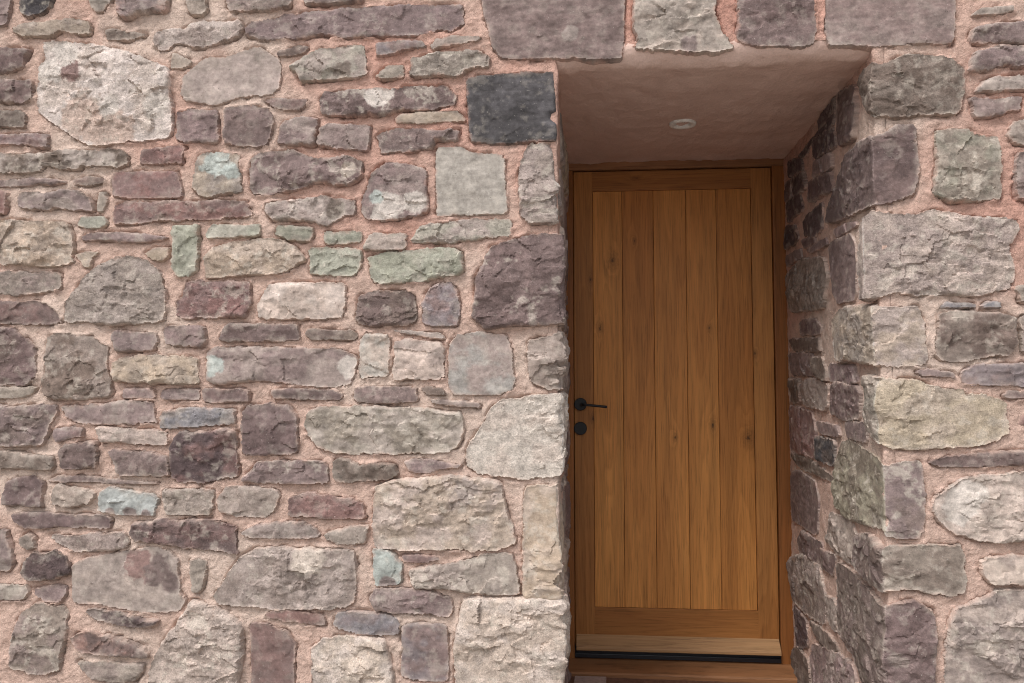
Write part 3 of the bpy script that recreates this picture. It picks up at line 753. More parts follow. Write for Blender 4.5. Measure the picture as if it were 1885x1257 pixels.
def stone_mesh(poly, side, base, tint, amt, rel, seed, patches=(), rev=None, step=0.0042, H=None, flat=False, grow=0.0055, dx=0.0):
    rng = random.Random(seed)
    p = densify(chaikin(np.asarray(poly, float)), step)
    if ((p[:, 0] * np.roll(p[:, 1], -1) - np.roll(p[:, 0], -1) * p[:, 1]).sum()) < 0: p = p[::-1]
    nrm = np.roll(p, -1, 0) - np.roll(p, 1, 0)
    nrm = np.stack([nrm[:, 1], -nrm[:, 0]], 1)
    nrm /= np.linalg.norm(nrm, axis=1)[:, None] + 1e-9
    size = p.max(0) - p.min(0)
    small = min(1.0, min(size) / 0.06)
    amp = (0.010 if not flat else 0.005) * small
    w = amp * (fbm(p[:, 0] * 32, p[:, 1] * 32, 2, seed) - 0.5) + 0.6 * amp * (fbm(p[:, 0] * 120, p[:, 1] * 120, 2, seed + 7) - 0.5)
    p = p + nrm * (w + grow)[:, None]
    lo, hi = p.min(0), p.max(0)
    gx, gy = np.meshgrid(np.arange(lo[0], hi[0], step), np.arange(lo[1], hi[1], step * 0.9))
    gx[1::2] += step * 0.5
    g = grid_inside(gx, gy, p)
    rs = np.random.RandomState(seed)
    if len(g):
        g = g[seg_dist(g, p) > step * 0.9]
        g = g + (rs.rand(*g.shape) - 0.5) * step * 0.5
    if len(g):
        d = seg_dist(g, p)
        k = d > step * 0.55
        g, d = g[k], d[k]
    else:
        d = np.zeros(0)
    if side != 'F' and len(g):                            # a clean row of points along the arris
        X0 = (XR if side == 'R' else XL) + dx
        near = np.abs(g[:, 0] - X0) < 1.15 * step
        if near.any():
            v_ = np.arange(g[near, 1].min(), g[near, 1].max(), step * 0.9)
            g = g[~near]; d = d[~near]
            add = np.concatenate([np.stack([np.full(len(v_), X0 + o_), v_], 1) for o_ in (-ARC, 0.0, ARC)])
            da = seg_dist(add, p)
            k = (da > step * 0.5) & inside(add, p)
            g = np.concatenate([g, add[k]]); d = np.concatenate([d, da[k]])
    n0 = len(p)
    pts = np.concatenate([p, g]) if len(g) else p
    d = np.concatenate([np.zeros(n0), d])
    r = delaunay_2d_cdt([Vector(q) for q in pts], [], [list(range(n0))], 1, 1e-7)
    pts = np.array([(q.x, q.y) for q in r[0]])
    tris = np.array([t for t in r[2] if len(t) == 3], np.int32)
    if len(pts) != len(d):
        d = seg_dist(pts, p); d[:n0] = 0
    u, v = pts[:, 0], pts[:, 1]
    if H is None:
        H = (0.008 + 0.009 * rng.random() + 0.005 * rel) if not flat else 0.009
        H *= 0.7 + 0.3 * small
    edge = d + 0.005 * (fbm(u * 60, v * 60, 2, seed + 3) - 0.5) * sstep(0, 0.006, d)
    b1 = 0.004 if flat else 0.0045 + 0.003 * rng.random()
    t1 = np.clip(edge / b1, 0, 1)
    t2 = np.clip(edge / (0.010 if flat else 0.026), 0, 1)
    h = -0.010 + (0.72 * H + 0.010) * np.sqrt(1 - (1 - t1) ** 2) + 0.28 * H * np.sqrt(1 - (1 - t2) ** 2)
    inner = sstep(0.001, 0.012, d)
    # split facets, scars and ledges, grain
    cen = (lo + hi) / 2
    k = 2 + int(min(8, size[0] * size[1] / 0.006))
    Fm = None
    for _ in range(k):
        c = lo + np.array((rng.random(), rng.random())) * size
        ang, gm = rng.random() * 6.283, rng.uniform(0.02, 0.22)
        pl = rng.uniform(0, 0.012) + gm * (math.cos(ang) * (u - c[0]) + math.sin(ang) * 1.5 * (v - c[1]))
        Fm = pl if Fm is None else np.minimum(Fm, pl)
    Fm = np.clip(Fm - np.median(Fm), -0.013, 0.009)
    wx = u + 0.009 * (fbm(u * 45, v * 45, 3, seed + 5) - 0.5)
    wy = v + 0.009 * (fbm(u * 45 + 40, v * 45, 3, seed + 6) - 0.5)
    led = fbm(wx * 11, wy * 24, 3, seed + 11)
    led = sstep(0.50, 0.515, led) + 0.8 * sstep(0.59, 0.605, led)
    def shards(cell, gmax, omax, sd):
        """broken face: warped cells, each its own little plane"""
        nc = max(3, int(size[0] * size[1] / (cell * cell) * 1.3) + 2)
        q = lo - 0.01 + np.random.RandomState(sd).rand(nc, 2) * (size + 0.02)
        g_ = (np.random.RandomState(sd + 1).rand(nc, 2) - 0.5) * 2 * gmax
        o_ = (np.random.RandomState(sd + 2).rand(nc) - 0.5) * 2 * omax
        best = np.full(len(u), 1e9); out = np.zeros(len(u))
        for j in range(nc):
            du, dv = wx - q[j, 0], wy - q[j, 1]
            dd = du * du * 0.55 + dv * dv
            m_ = dd < best
            best = np.where(m_, dd, best)
            out = np.where(m_, o_[j] + g_[j, 0] * du + g_[j, 1] * dv, out)
        return out
    big = fbm(u * 22, v * 26, 3, seed + 13) - 0.5
    mid = fbm(u * 95, v * 130, 3, seed + 17) - 0.5
    sh = shards(0.055, 0.17, 0.0028, seed + 50) + 0.8 * shards(0.024, 0.15, 0.0013, seed + 60)
    R = inner * rel * small * (Fm * 1.0 - led * 0.004 + big * 0.009 + sh) + (0.1 + rel) * sstep(0, 0.006, d) * mid * 0.0022
    R = R + (0.02 + 0.06 * rel) * rng.uniform(-1, 1) * (v - cen[1]) * inner * 0.5
    lim = 0.55 * H
    R = np.where(R < 0, -lim * np.tanh(-R / lim), R)
    h = np.where(d <= 0, -0.010, np.maximum(h + R, -0.010))
    if side != 'F':                                       # bruised, chipped arris
        s = np.abs(u - ((XR if side == 'R' else XL) + dx))
        h = h - 0.0028 * np.clip(1 - s / 0.005, 0, 1) * (d > 0)
        h = h - 0.009 * sstep(0.50, 0.72, fbm(v * 15, v * 0 + 3.3, 3, seed + 71)) * sstep(0.022, 0.0, s) * sstep(0.002, 0.014, d)
        h = np.maximum(h, -0.010)
    # skirt going back into the wall
    ring = np.arange(n0)
    back = np.stack([pts[:n0, 0], pts[:n0, 1]], 1) * 1.0
    P = np.concatenate([bend(side, u, v, h, dx), bend(side, back[:, 0], back[:, 1], np.full(n0, -0.022), dx)])
    nb = len(pts)
    nxt = np.roll(ring, -1)
    sk = np.concatenate([np.stack([ring, nb + ring, nxt], 1), np.stack([nxt, nb + ring, nb + nxt], 1)])
    # colour
    B, T = lin(KEY[base]), lin(KEY[tint])
    WB = np.array((1.0, 0.963, 0.965))
    B, T = B * WB, T * WB
    hue = np.array([rng.uniform(0.985, 1.02) for _ in range(3)]) * rng.uniform(0.90, 1.10)
    B = B * hue
    col = np.tile(B, (nb, 1))
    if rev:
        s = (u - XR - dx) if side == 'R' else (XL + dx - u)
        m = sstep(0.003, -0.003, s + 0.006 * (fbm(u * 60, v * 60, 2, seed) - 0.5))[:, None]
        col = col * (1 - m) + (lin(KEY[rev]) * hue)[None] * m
    if amt > 0:
        m = sstep(0.40, 0.64, fbm(u * 17 + seed % 97, v * 22, 5, seed + 19, 0.6)) * min(1, amt * 1.15)
        col = col * (1 - m[:, None]) + T[None] * m[:, None]
    for (cu, cv, rr, kk) in patches:
        q = np.hypot(u - cu, v - cv) / rr + 0.9 * (fbm(u * 40, v * 40, 4, seed + 23, 0.6) - 0.5)
        m = sstep(1.0, 0.8, q)[:, None] * 0.9
        col = col * (1 - m) + lin(KEY[kk])[None] * m
    lum = 1 + 0.5 * (fbm(u * 24, v * 30, 5, seed + 29, 0.6) - 0.5) + 0.55 * (fbm(u * 30 + v * 9, v * 110, 3, seed + 31) - 0.5) * (rng.random() > 0.6)
    lum = lum + 0.5 * (fbm(u * 130, v * 130, 3, seed + 37, 0.7) - 0.5)
    col = col * lum[:, None]
    # scars left where flakes came off are a little fresher, pale crust of lichen on the roughest
    crust = sstep(0.57, 0.68, fbm(u * 36, v * 36, 5, seed + 41, 0.65)) * (0.55 if rel > 0.6 else 0.28) * (0.4 + rng.random() * 0.6)
    col = col * (1 - crust[:, None]) + lin((196, 186, 174))[None] * crust[:, None]
    # lime bloom, strongest towards the joints
    bl = sstep(0.022, 0.0, d + 0.05 * (fbm(u * 30, v * 30, 5, seed + 47, 0.65) - 0.42)) * (0.18 + 0.22 * rng.random())
    col = col * (1 - bl[:, None]) + lin((197, 184, 173))[None] * bl[:, None]
    # mortar smeared over the margins
    sm = sstep(0.012, 0.0, d + 0.024 * (fbm(u * 38, v * 38, 5, seed + 43, 0.65) - 0.38)) * 0.6
    col = col * (1 - sm[:, None]) + mortar_col(u, v) * sm[:, None]
    col = np.concatenate([col, col[:n0]])
    if side != 'F':                                       # knocked, paler arris
        s = np.abs((u - XR - dx) if side == 'R' else (XL + dx - u))
        wr = sstep(0.004, 0.0005, s + 0.006 * (fbm(u * 90, v * 50, 3, seed + 91) - 0.3)) * 0.4
        wr = np.concatenate([wr, np.zeros(n0)])[:, None]
        col = col * (1 - wr) + np.minimum(col * 1.7 + 0.06, 0.6) * wr
    col = np.concatenate([np.clip(col, 0.01, 0.9), np.full((len(col), 1), TOOTH.get(rel, 0.5) * rng.uniform(0.4, 1.2))], 1)
    return P, np.concatenate([tris, sk]), col

def add_stone(name, poly, side, *a, **kw):
    P, f, c = stone_mesh(poly, side, *a, **kw)
    cen = 0.5 * (P.min(0) + P.max(0))
    me = np_mesh(name, P - cen, f, c)
    me.set_sharp_from_angle(angle=math.radians(32))
    o = link(name, me, M_STONE, wall)
    o.location = Vector(cen - WOFF)
    return o

def px_uv(px, py, side, dx=0.0):
    P = at_y(px, py, -0.010)
    if side == 'R' and P[0] < XR + dx:
        Q = at_x(px, py, XR + dx - 0.006)
        return (XR + dx - Q[1], Q[2])
    return (P[0], P[2])

ARRIS = {'857,143': 1017, '972,265': 1012, '888,490': 1030, '970,650': 1032, '896,767': 1029, '964,905': 1023, '847,1118': 1031,
         '1588,148': 1615, '1610,249': 1615, '1583,413': 1594, '1531,590': 1614, '1592,690': 1622, '1543,837': 1633, '1577,985': 1633, '1543,1035': 1638}
boxes, polys = [], []
LINTEL_MIN = ZT + 0.012
rr = random.Random(77)
for idx, line in enumerate(STONES.strip().split('\n')):
    head, *pts = line.split()
    head, *pat = head.split('@')
    base, tint, flags = head.split(':')
    amt = 0.0
    if tint: tint, amt = tint[0], float(tint[1:])
    else: tint = base
    rev = None
    if 'b' in flags:
        k = flags.index('b'); rev = flags[k + 1]; flags = flags[:k]
    xy = [tuple(float(c) for c in q.split(',')) for q in pts]
    ex = [rr.uniform(25, 130) for _ in range(4)]
    xy = [((x - ex[0]) if x <= -8 else (x + ex[1]) if x >= 1893 else x,
           (y - ex[2] * 0.7) if y <= -7 else (y + ex[3] * 0.7) if y >= 1274 else y) for x, y in xy]
    mx = sum(q[0] for q in xy) / len(xy); my = sum(q[1] for q in xy) / len(xy)
    side = 'F'
    if 'q' in flags: side = 'R' if mx > 1300 else 'L'
    elif 1440 < mx < 1600 and my > 100: side = 'R'
    dx = 0.0
    if pts[0] in ARRIS:
        dx = float(at_y(ARRIS[pts[0]], my, -0.012)[0]) - (XR if side == 'R' else XL)
    uv = [px_uv(x, y, side, dx) for x, y in xy]
    pt = []
    for q in pat:
        a, b, c, kk = q.split(',')
        c0 = px_uv(float(a), float(b), side, dx)
        pt.append((c0[0], c0[1], float(c) / 650.0, kk))
    rk = [c for c in flags if c in 'srh']
    rel = REL[rk[0] if rk else '']
    name = 'lintel_stone' if 't' in flags else 'quoin_stone' if 'q' in flags else 'stone'
    o = add_stone(name, uv, side, base, tint, amt, rel, 1000 + idx * 13, pt, rev, flat=('s' in flags), grow=0.011 if (side == 'R' and mx < 1600 and 'q' not in flags) else 0.0055, dx=dx)
    a = np.array(uv)
    polys.append((side, a))
    boxes.append((side, a[:, 0].min(), a[:, 0].max(), a[:, 1].min(), a[:, 1].max()))

# ---- slivers pinned into the wide joints
GS = 0.006
gu = np.arange(-1.75, 1.45, GS); gv = np.arange(0.34, 2.44, GS)
GU, GV = np.meshgrid(gu, gv)
def stamp(mask, a):
    i0, i1 = int((a[:, 0].min() - gu[0]) / GS) - 1, int((a[:, 0].max() - gu[0]) / GS) + 2
    j0, j1 = int((a[:, 1].min() - gv[0]) / GS) - 1, int((a[:, 1].max() - gv[0]) / GS) + 2
    i0, j0 = max(i0, 0), max(j0, 0)
    i1, j1 = min(i1, len(gu)), min(j1, len(gv))
    if i1 <= i0 or j1 <= j0: return
    sub = np.stack([GU[j0:j1, i0:i1].ravel(), GV[j0:j1, i0:i1].ravel()], 1)
    mask[j0:j1, i0:i1] |= inside(sub, a).reshape(j1 - j0, i1 - i0)
def gapdist(mask, nmax):
    d = np.where(mask, 0.0, 99.0)
    for _ in range(nmax):
        e_ = d.copy()
        for dy, dx_, w in ((0, 1, 1), (0, -1, 1), (1, 0, 1), (-1, 0, 1), (1, 1, 1.414), (1, -1, 1.414), (-1, 1, 1.414), (-1, -1, 1.414)):
            e_ = np.minimum(e_, np.roll(np.roll(d, dy, 0), dx_, 1) + w)
        d = e_
    return d * GS
MASK = np.zeros(GU.shape, bool)
for sd_, a in polys:
    if sd_ == 'F': stamp(MASK, a)
    else:
        b = a.copy()
        b[:, 0] = np.maximum(b[:, 0], XR) if sd_ == 'R' else np.minimum(b[:, 0], XL)
        stamp(MASK, b)
OPEN = (GU > XL - 0.03) & (GU < XR + 0.03) & (GV < ZT + 0.05)
rng = random.Random(404)
nfill = 0
GD = gapdist(MASK | OPEN, 8)
for k in range(500):
    if nfill >= 45: break
    GD[:3] = GD[-3:] = 0; GD[:, :3] = GD[:, -3:] = 0
    j, i = np.unravel_index(np.argmax(np.where(GD > 0.05, 0, GD)), GD.shape)
    r0 = GD[j, i]
    if r0 < 0.0118: break
    GD[max(0, j - 1):j + 2, max(0, i - 2):i + 3] = np.minimum(GD[max(0, j - 1):j + 2, max(0, i - 2):i + 3], 0.0117)
    hh_ = max(0.005, r0 - 0.0065)
    i0 = i1 = i
    r0 = max(r0, 0.0118)
    while i1 - i < 18 and GD[j, i1] > hh_ + 0.004: i1 += 1
    while i - i0 < 18 and GD[j, i0] > hh_ + 0.004: i0 -= 1
    u0, u1, vc = gu[i0] - 0.004, gu[i1] + 0.004, gv[j]
    w_ = u1 - u0
    if w_ < 2.6 * hh_ or w_ < 0.03: continue
    t_ = rng.uniform(-0.12, 0.12)
    J = lambda: rng.uniform(-0.0025, 0.0025)
    q = [(u0 + 0.3 * hh_, -0.5 * hh_), (u0 + w_ * 0.4, -hh_), (u0 + w_ * 0.8, -hh_ * 0.9), (u1, -hh_ * 0.2), (u1 - 0.4 * hh_, hh_ * 0.7), (u0 + w_ * 0.5, hh_), (u0 + w_ * 0.15, hh_ * 0.8)]
    uc = 0.5 * (u0 + u1)
    q = np.array([(x + J(), vc + z + (x - uc) * t_ * 0.5 + J()) for x, z in q])
    bs = rng.choice('MPGgMBRm')
    add_stone('stone', q, 'F', bs, rng.choice('MGPg'), 0.4, 0.6, 7000 + k * 11, H=0.007, grow=0.0)
    stamp(MASK, q)
    nfill += 1
    boxes.append(('F', q[:, 0].min(), q[:, 0].max(), q[:, 1].min(), q[:, 1].max()))
    rad = 0.05
    GD[np.abs(GV - vc) + 0 * GU < 0.0] = 0
    GD[(np.abs(GV - vc) < hh_ + 0.012) & (GU > u0 - 0.02) & (GU < u1 + 0.02)] = 0


# ---- mortar: one sheet with the opening cut out, two reveals; it dips along the stones here and there
GD2 = gapdist(MASK, 4)
def near_stone(u, v):
    i = (u - gu[0]) / GS; j = (v - gv[0]) / GS
    ok = (i >= 0) & (j >= 0) & (i < len(gu) - 1) & (j < len(gv) - 1)
    i = np.clip(i, 0, len(gu) - 2); j = np.clip(j, 0, len(gv) - 2)
    a, b = i.astype(int), j.astype(int); fx, fy = i - a, j - b
    d = (GD2[b, a] * (1 - fx) + GD2[b, a + 1] * fx) * (1 - fy) + (GD2[b + 1, a] * (1 - fx) + GD2[b + 1, a + 1] * fx) * fy
    return np.where(ok, d, 0.02)
def sheet(us, vs, side, keep=None, sink=None):
    U, V = np.meshgrid(us, vs)
    u, v = U.ravel(), V.ravel()
    h = mortar_h(u, v)
    if side == 'F':
        dn = near_stone(u, v)
        dip = sstep(0.014, 0.004, dn) * sstep(0.50, 0.64, fbm(u * 22, v * 30, 3, 77))
        lap = sstep(0.016, 0.002, dn) * sstep(0.52, 0.68, fbm(u * 18 + 50, v * 24, 3, 78))
        h = h - 0.010 * dip + 0.008 * lap - 0.014 * sstep(0.003, 0.0, dn)
    if sink is not None: h = h - sink(u, v)
    P = bend(side, u, v, h)
    nx, nz = len(us), len(vs)
    i = np.arange(nx * nz).reshape(nz, nx)
    f = np.stack([i[:-1, :-1], i[:-1, 1:], i[1:, 1:], i[1:, :-1]], -1).reshape(-1, 4)
    if keep is not None:
        cu = 0.25 * u[f].sum(1); cv = 0.25 * v[f].sum(1)
        f = f[keep(cu, cv)]
    return P, f, mortar_col(u, v)

parts = []
ST = 0.008
usf = np.concatenate([np.arange(X0W, gu[0], ST), np.arange(gu[0], gu[-1], 0.0045), np.arange(gu[-1], X1W, ST)])
vsf = np.concatenate([np.arange(-0.1, gv[0], ST), np.arange(gv[0], gv[-1], 0.0045), np.arange(gv[-1], Z1W, ST)])
e = 0.026
parts.append(sheet(usf, vsf, 'F',
                   keep=lambda a, b: ~((a > XL - e) & (a < XR + e) & (b < ZT + e + 0.02))))
for side, X0, sg in (('R', XR, 1), ('L', XL, -1)):
    us = X0 + sg * np.linspace(-RECESS - 0.12, 0.045, 150)
    if sg < 0: us = us[::-1]
    sk = (lambda u, v, X0=X0, sg=sg: 0.012 * sstep(0.022, 0.045, (u - X0) * sg))
    parts.append(sheet(us, np.arange(-0.1, ZT + 0.035, ST), side, sink=sk))
off, V_, F_, C_ = 0, [], [], []
for P, f, c in parts:
    V_.append(P); F_.append(f + off); C_.append(c); off += len(P)
me = np_mesh('mortar', np.concatenate(V_) - WOFF, np.concatenate(F_), np.concatenate(C_))
link('mortar', me, M_MORTAR, wall)

# ---- the wall goes on beyond the picture and along the hidden left reveal: coursed rubble of the same stone
def courses(u0, u1, v0, v1, seed, side):
    rng = random.Random(seed)
    out = []
    v = v0
    while v < v1 - 0.04:
        hgt = rng.choice((0.055, 0.08, 0.11, 0.14, 0.18))
        hgt = min(hgt, v1 - v)
        u = u0 + rng.uniform(-0.05, 0.0)
        while u < u1 - 0.05:
            w = min(hgt * rng.uniform(1.1, 2.8), 0.34, u1 - u)
            if w > 0.05:
                g = 0.011
                j = lambda s=0.008: rng.uniform(-s, s)
                out.append([(u + g + j(), v + g + j()), (u + w / 2, v + g + j(0.005)), (u + w - g + j(), v + g + j()),
                            (u + w - g + j(), v + hgt / 2), (u + w - g + j(), v + hgt - g + j()), (u + w / 2, v + hgt - g + j(0.005)), (u + g + j(), v + hgt - g + j())])
            u += w
        v += hgt
    return out

pL = at_y(-14, 620, 0)[0]; pR = at_y(1899, 620, 0)[0]; zTop = at_y(942, -14, 0)[2]; zBot = at_y(942, 1279, 0)[2]
regs = [('F', pL - 1.3, pL, 0.02, 3.25, 1), ('F', pR, pR + 1.5, 0.02, 3.25, 2), ('F', pL, pR, zTop, 3.25, 3),
        ('F', pL, XL - 0.03, 0.02, zBot, 4), ('F', XR + 0.03, pR, 0.02, zBot, 5), ('R', XR - 0.98, XR - 0.03, 0.02, 0.30, 6),
        ('L', XL + 0.19, XL + 0.98, 0.02, ZT - 0.02, 9), ('L', XL + 0.02, XL + 0.19, 0.02, 0.30, 10)]
V_, F_, C_, off = [], [], [], 0
ks = 'PMMGgBLYRPMG'
for side, u0, u1, v0, v1, sd in regs:
    rng = random.Random(sd)
    for k, q in enumerate(courses(u0, u1, v0, v1, sd * 7, side)):
        a = np.array(q)
        b = (a[:, 0].min(), a[:, 0].max(), a[:, 1].min(), a[:, 1].max())
        if any(bx[0] == side and b[0] < bx[2] - 0.004 and b[1] > bx[1] + 0.004 and b[2] < bx[4] - 0.004 and b[3] > bx[3] + 0.004 for bx in boxes):
            continue
        P, f, c = stone_mesh(q, side, rng.choice(ks), rng.choice(ks), 0.4, rng.choice((0.2, 0.5, 0.68)), 9000 + sd * 500 + k, step=0.012, grow=0.007)
        V_.append(P); F_.append(f + off); C_.append(c); off += len(P)
o = link('rubble_stones', np_mesh('rubble_stones', np.concatenate(V_) - WOFF, np.concatenate(F_), np.concatenate(C_)), M_STONE, wall)
tag(o, kind='stuff')
# ------------------------------------------------------------------ ground and floor of the porch
def slab(name, x0, x1, y0, y1, z, mat, seed, step, amp):
    us, vs = np.arange(x0, x1 + step, step), np.arange(y0, y1 + step, step)
    U, V = np.meshgrid(us, vs); u, v = U.ravel(), V.ravel()
    z_ = z + amp * (fbm(u * 9, v * 9, 4, seed) - 0.5)
    i = np.arange(len(u)).reshape(len(vs), len(us))
    f = np.stack([i[:-1, :-1], i[:-1, 1:], i[1:, 1:], i[1:, :-1]], -1).reshape(-1, 4)
    return link(name, np_mesh(name, np.stack([u, v, z_], -1), f), mat)

bm = bmesh.new()
bm.faces.new([bm.verts.new(p) for p in ((-800, -800, 0), (800, -800, 0), (800, 800, 0), (-800, 800, 0))])
tag(bm_obj('ground', bm, M_GROUND), kind='structure')

YD = RECESS                                            # face of stiles and rails
YF = YD - 0.014                                        # face of the frame
def X(px, y): return float(at_y(px, 720, y)[0])
def Z(py, y): return float(at_y(1242, py, y)[2])
SILL_F = YD - 0.12
zsf = float(at_y(1242, 1243, SILL_F)[2])
zsb = float(at_y(1242, 1211, YD - 0.005)[2])
FLOOR = zsf - 0.017
flr = slab('porch_floor', XL - 0.02, XR + 0.02, -0.02, YD + 0.1, FLOOR, M_STEP, 71, 0.012, 0.008)
tag(flr, kind='structure')

# ------------------------------------------------------------------ door frame
frame = empty('door_frame', (0.5 * (XL + XR), YD, FLOOR))
tag(frame, 'orange oak door frame with sloping sill, set deep in the stone reveal', 'door frame', kind='thing')
xjl, xjr = X(1056, YF), X(1429, YF)
zh = Z(309.5, YF)
def board(name, x0, x1, y0, y1, z0, z1, mat, parent, bev=0.003, knots=()):
    bm = bmesh.new()
    box_bm(bm, x0, x1, y0, y1, z0, z1)
    o = bm_obj(name, bm, mat, parent, bevel=bev, loc=((x0 + x1) / 2, (y0 + y1) / 2, (z0 + z1) / 2), smooth=False)
    for k, nm in enumerate(('knot_a', 'knot_b')):
        q = (9.0, 9.0, 0.01)
        if k < len(knots):
            P = at_y(knots[k][0], knots[k][1], YD)
            q = (float(P[0]) - (x0 + x1) / 2, float(P[2]) - (z0 + z1) / 2, knots[k][2])
        o[nm] = q
    return o
board('jamb', XL - 0.06, xjl, YF, YD + 0.09, FLOOR - 0.02, zh, M_OAKJ, frame)
board('jamb', xjr, XR + 0.06, YF, YD + 0.09, FLOOR - 0.02, zh, M_OAKJ, frame)
board('head', XL - 0.06, XR + 0.06, YF, YD + 0.09, zh + 0.001, ZT + 0.03, M_OAKS, frame)
for xa_, xb_ in ((xjl - 0.02, xjl + 0.018), (xjr - 0.018, xjr + 0.02)):
    board('door_stop', xa_, xb_, YD + 0.053, YD + 0.088, FLOOR, zh - 0.016, M_OAKV, frame, 0.0)
board('door_stop', xjl - 0.02, xjr + 0.02, YD + 0.053, YD + 0.088, zh - 0.015, zh + 0.01, M_OAKH, frame, 0.0)
# sloping sill
bm = bmesh.new()
x0, x1 = XL - 0.05, XR + 0.02
prof = ((SILL_F, zsf - 0.035), (SILL_F, zsf - 0.006), (SILL_F + 0.006, zsf), (YD + 0.05, zsb + 0.002), (YD + 0.05, zsf - 0.035))
a = [bm.verts.new((x0, y, z)) for y, z in prof]; b = [bm.verts.new((x1, y, z)) for y, z in prof]
bm.faces.new(a); bm.faces.new(b[::-1])
for k in range(5): bm.faces.new((a[k], b[k], b[(k + 1) % 5], a[(k + 1) % 5]))
o_ = bm_obj('sill', bm, M_OAKS, frame, loc=((x0 + x1) / 2, YD - 0.05, zsf))
# black threshold seal under the leaf
zs0, zs1 = zsb, float(at_y(1242, 1196, YD - 0.02)[2])
bm = bmesh.new()
box_bm(bm, xjl + 0.001, xjr - 0.001, YD - 0.012, YD + 0.03, zs0 - 0.004, zs1)
box_bm(bm, xjl + 0.001, xjr - 0.001, YD - 0.020, YD - 0.0125, zs0 - 0.004, zs0 + 0.012)
bm_obj('threshold_seal', bm, M_SEAL, frame, bevel=0.002, loc=((xjl + xjr) / 2, YD, zs0))

# ------------------------------------------------------------------ oak door
door = empty('oak_door', (0.5 * (xjl + xjr), YD + 0.02, zsb))
tag(door, 'closed oak plank door with black lever handle at the back of the doorway', 'door', kind='thing')
GAP = 0.003
xs = [X(p, YD) for p in (1093, 1147.5, 1206, 1266.5, 1323.5, 1388)]
xl, xr = xjl + GAP, xjr - GAP
zt, zr, zb, z0 = zh - GAP, Z(349, YD), Z(1121, YD), Z(1197, YD)
board('stile', xl, xs[0] - 0.0008, YD, YD + 0.05, z0, zt, M_OAKT, door, 0.002, ((1087, 515, 0.004), (1092, 772, 0.006)))
board('stile', xs[5] + 0.0008, xr, YD, YD + 0.05, z0, zt, M_OAKT, door, 0.002, ((1390, 651, 0.004),))
board('top_rail', xs[0] - 0.012, xs[5] + 0.012, YD + 0.0006, YD + 0.05, zr, zt, M_OAKR, door, 0.002, ((1171, 328, 0.005),))
board('bottom_rail', xs[0] - 0.012, xs[5] + 0.012, YD + 0.0006, YD + 0.05, z0, zb, M_OAKR, door, 0.002)
KN = (((1128, 479, 0.009), (1105, 603, 0.007)), ((1168, 443, 0.004),), ((1243, 805, 0.004),), ((1306, 604, 0.004), (1313, 783, 0.006)), ((1379, 806, 0.010),))
for k in range(5):
    board('plank', xs[k] + 0.0007, xs[k + 1] - 0.0007, YD + 0.006, YD + 0.03, zb + 0.0005, zr - 0.0005, M_OAKV, door, 0.0016, KN[k])
board('backing', xs[0] - 0.01, xs[5] + 0.01, YD + 0.031, YD + 0.049, zb - 0.01, zr + 0.01, M_DARKOAK, door, 0.0)
# weather bar: sloped top throwing rain off the face
yb = YD - 0.042
zw1, zw0 = Z(1171, YD), float(at_y(1242, 1202, yb)[2])
bm = bmesh.new()
prof = ((YD - 0.0005, zw1), (yb + 0.004, zw0 + 0.014), (yb, zw0 + 0.009), (yb, zw0), (YD - 0.0005, zw0 - 0.002))
xa, xb = xl + 0.004, xr - 0.002
a = [bm.verts.new((xa, y, z)) for y, z in prof]; b = [bm.verts.new((xb, y, z)) for y, z in prof]
bm.faces.new(a); bm.faces.new(b[::-1])
for k in range(5): bm.faces.new((a[k], b[k], b[(k + 1) % 5], a[(k + 1) % 5]))
o2_ = bm_obj('weather_bar', bm, M_OAKW, door, bevel=0.0012, loc=((xa + xb) / 2, YD - 0.02, zw0))

# handle and lock
def disc(bm, c, r, y0, y1, seg=40, cham=0.002):
    rings = [(r, y1), (r, y0 + cham), (r - cham, y0), (0.0, y0)]
    prev = None
    for R, y in rings:
        if R == 0:
            vc = bm.verts.new((c[0], y, c[2]))
            for k in range(seg): bm.faces.new((prev[k], prev[(k + 1) % seg], vc))
            break
        cur = [bm.verts.new((c[0] + R * math.cos(2 * math.pi * k / seg), y, c[2] + R * math.sin(2 * math.pi * k / seg))) for k in range(seg)]
        if prev:
            for k in range(seg): bm.faces.new((prev[k], prev[(k + 1) % seg], cur[(k + 1) % seg], cur[k]))
        prev = cur

def tube(bm, pts, r, seg=16):
    prev = None
    for i, p in enumerate(pts):
        a = pts[max(0, i - 1)]; b = pts[min(len(pts) - 1, i + 1)]
        t = (Vector(b) - Vector(a)).normalized()
        s = t.cross(Vector((0, 0, 1))).normalized(); q = s.cross(t)
        cur = [bm.verts.new(Vector(p) + r * (math.cos(2 * math.pi * k / seg) * s + math.sin(2 * math.pi * k / seg) * q)) for k in range(seg)]
        if prev:
            for k in range(seg): bm.faces.new((prev[k], prev[(k + 1) % seg], cur[(k + 1) % seg], cur[k]))
        else: bm.faces.new(cur[::-1])
        prev = cur
    bm.faces.new(prev)

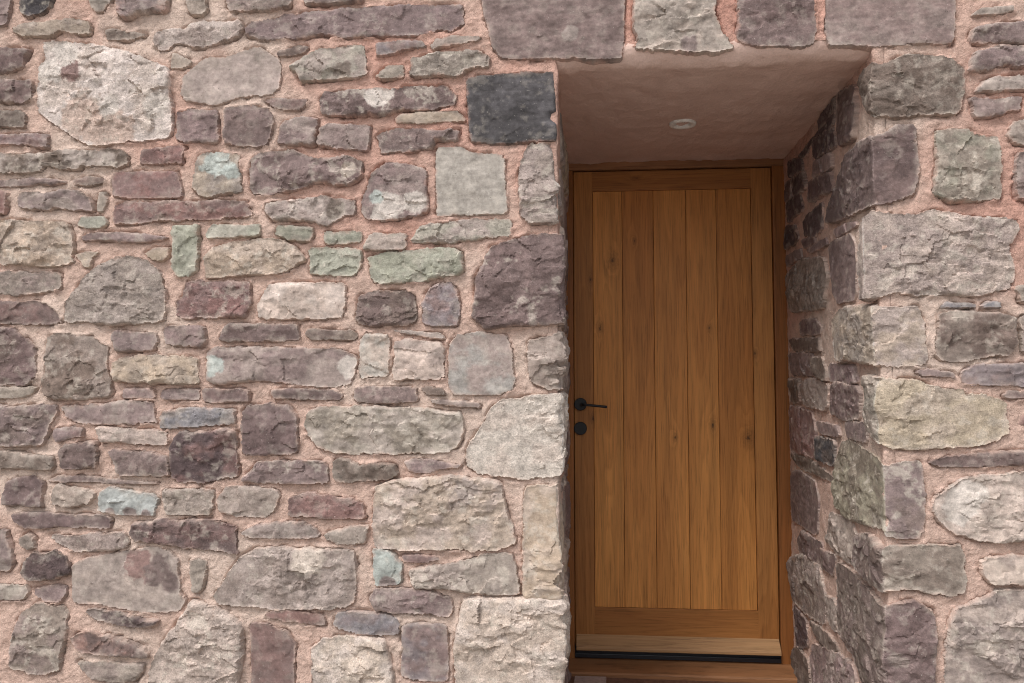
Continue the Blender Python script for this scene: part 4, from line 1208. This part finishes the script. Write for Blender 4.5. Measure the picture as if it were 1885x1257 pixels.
hc = at_y(1068.5, 744, YD - 0.006); kc = at_y(1068.5, 788.5, YD - 0.006)
bm = bmesh.new()
disc(bm, hc, 0.0255, YD - 0.011, YD - 0.0002)
hd = bm_obj('handle', bm, M_BLACK, door, smooth=False, loc=(hc[0], YD - 0.006, hc[2]))
tag(hd, 'black round handle rose with a straight lever')
he = at_y(1117.5, 749, YD - 0.052)
hl = at_y(1071, 745, YD - 0.052)
bm = bmesh.new()
pts = [(hl[0], YD - 0.010, hl[2]), (hl[0], YD - 0.034, hl[2]), (hl[0] + 0.002, YD - 0.045, hl[2]), (hl[0] + 0.007, YD - 0.051, hl[2]), (hl[0] + 0.014, YD - 0.052, hl[2] - 0.0005)]
for k in range(1, 9): pts.append((hl[0] + 0.014 + (he[0] - hl[0] - 0.014) * k / 8, YD - 0.052, hl[2] + (he[2] - hl[2]) * k / 8))
tube(bm, pts, 0.0052)
lv = bm_obj('lever', bm, M_BLACK, None, smooth=True)
lv.parent = hd
lv.matrix_parent_inverse = Matrix.Translation(-(Vector(door.location) + Vector(hd.location)))
bm = bmesh.new()
disc(bm, kc, 0.0262, YD - 0.010, YD - 0.0002)
es = bm_obj('lock_cover', bm, M_BLACK, door, smooth=False, loc=(kc[0], YD - 0.006, kc[2]))
tag(es, 'black round lock cover below the lever')

# ------------------------------------------------------------------ downlight in the soffit
c = at_z(1256.5, 225, ZT)
_u, _h = np.array([c[0]]), np.array([-c[1]])
zl = ZT + float((0.020 * (fbm(_u * 5, _h * 4, 3, 41) - 0.5) + 0.009 * (fbm(_u * 30, _h * 30 + ZT * 30, 3, 43) - 0.5))[0]) - 0.001
lamp = empty('downlight', (c[0], c[1], zl))
tag(lamp, 'small round white downlight, unlit, recessed in the plastered soffit', 'downlight')
def lathe(name, prof, mat, parent, seg=48):
    bm = bmesh.new(); prev = None
    for R, z in prof:
        cur = [bm.verts.new((R * math.cos(2 * math.pi * k / seg), R * math.sin(2 * math.pi * k / seg), z)) for k in range(seg)]
        if prev:
            for k in range(seg): bm.faces.new((prev[k], prev[(k + 1) % seg], cur[(k + 1) % seg], cur[k]))
        prev = cur
    if prof[-1][0] < 0.03: bm.faces.new(prev)
    return bm_obj(name, bm, mat, parent, smooth=True)
lathe('bezel', ((0.0465, 0.008), (0.0465, -0.006), (0.044, -0.0095), (0.034, -0.0095), (0.026, -0.006), (0.0245, 0.006)), M_BEZEL, lamp)
lathe('lens', ((0.0243, 0.004), (0.018, 0.002), (0.010, 0.001)), M_LENS, lamp)

# pale pad of pinkish stone let into the floor by the left foot of the sill
pa, pb = at_z(1056, 1253, FLOOR + 0.006), at_z(1115, 1253, FLOOR + 0.006)
bm = bmesh.new()
vs = box_bm(bm, pa[0], pb[0], SILL_F - 0.16, SILL_F - 0.004, FLOOR - 0.03, FLOOR + 0.007)
for v in vs: v.co.x += 0.006 * math.sin(v.co.y * 91); v.co.y += 0.004 * math.sin(v.co.x * 77)
bm_obj('stone', bm, M_PAD, flr, bevel=0.004)

for o in (o_, o2_):
    o['knot_a'] = (9.0, 9.0, 0.01); o['knot_b'] = (9.0, 9.0, 0.01)
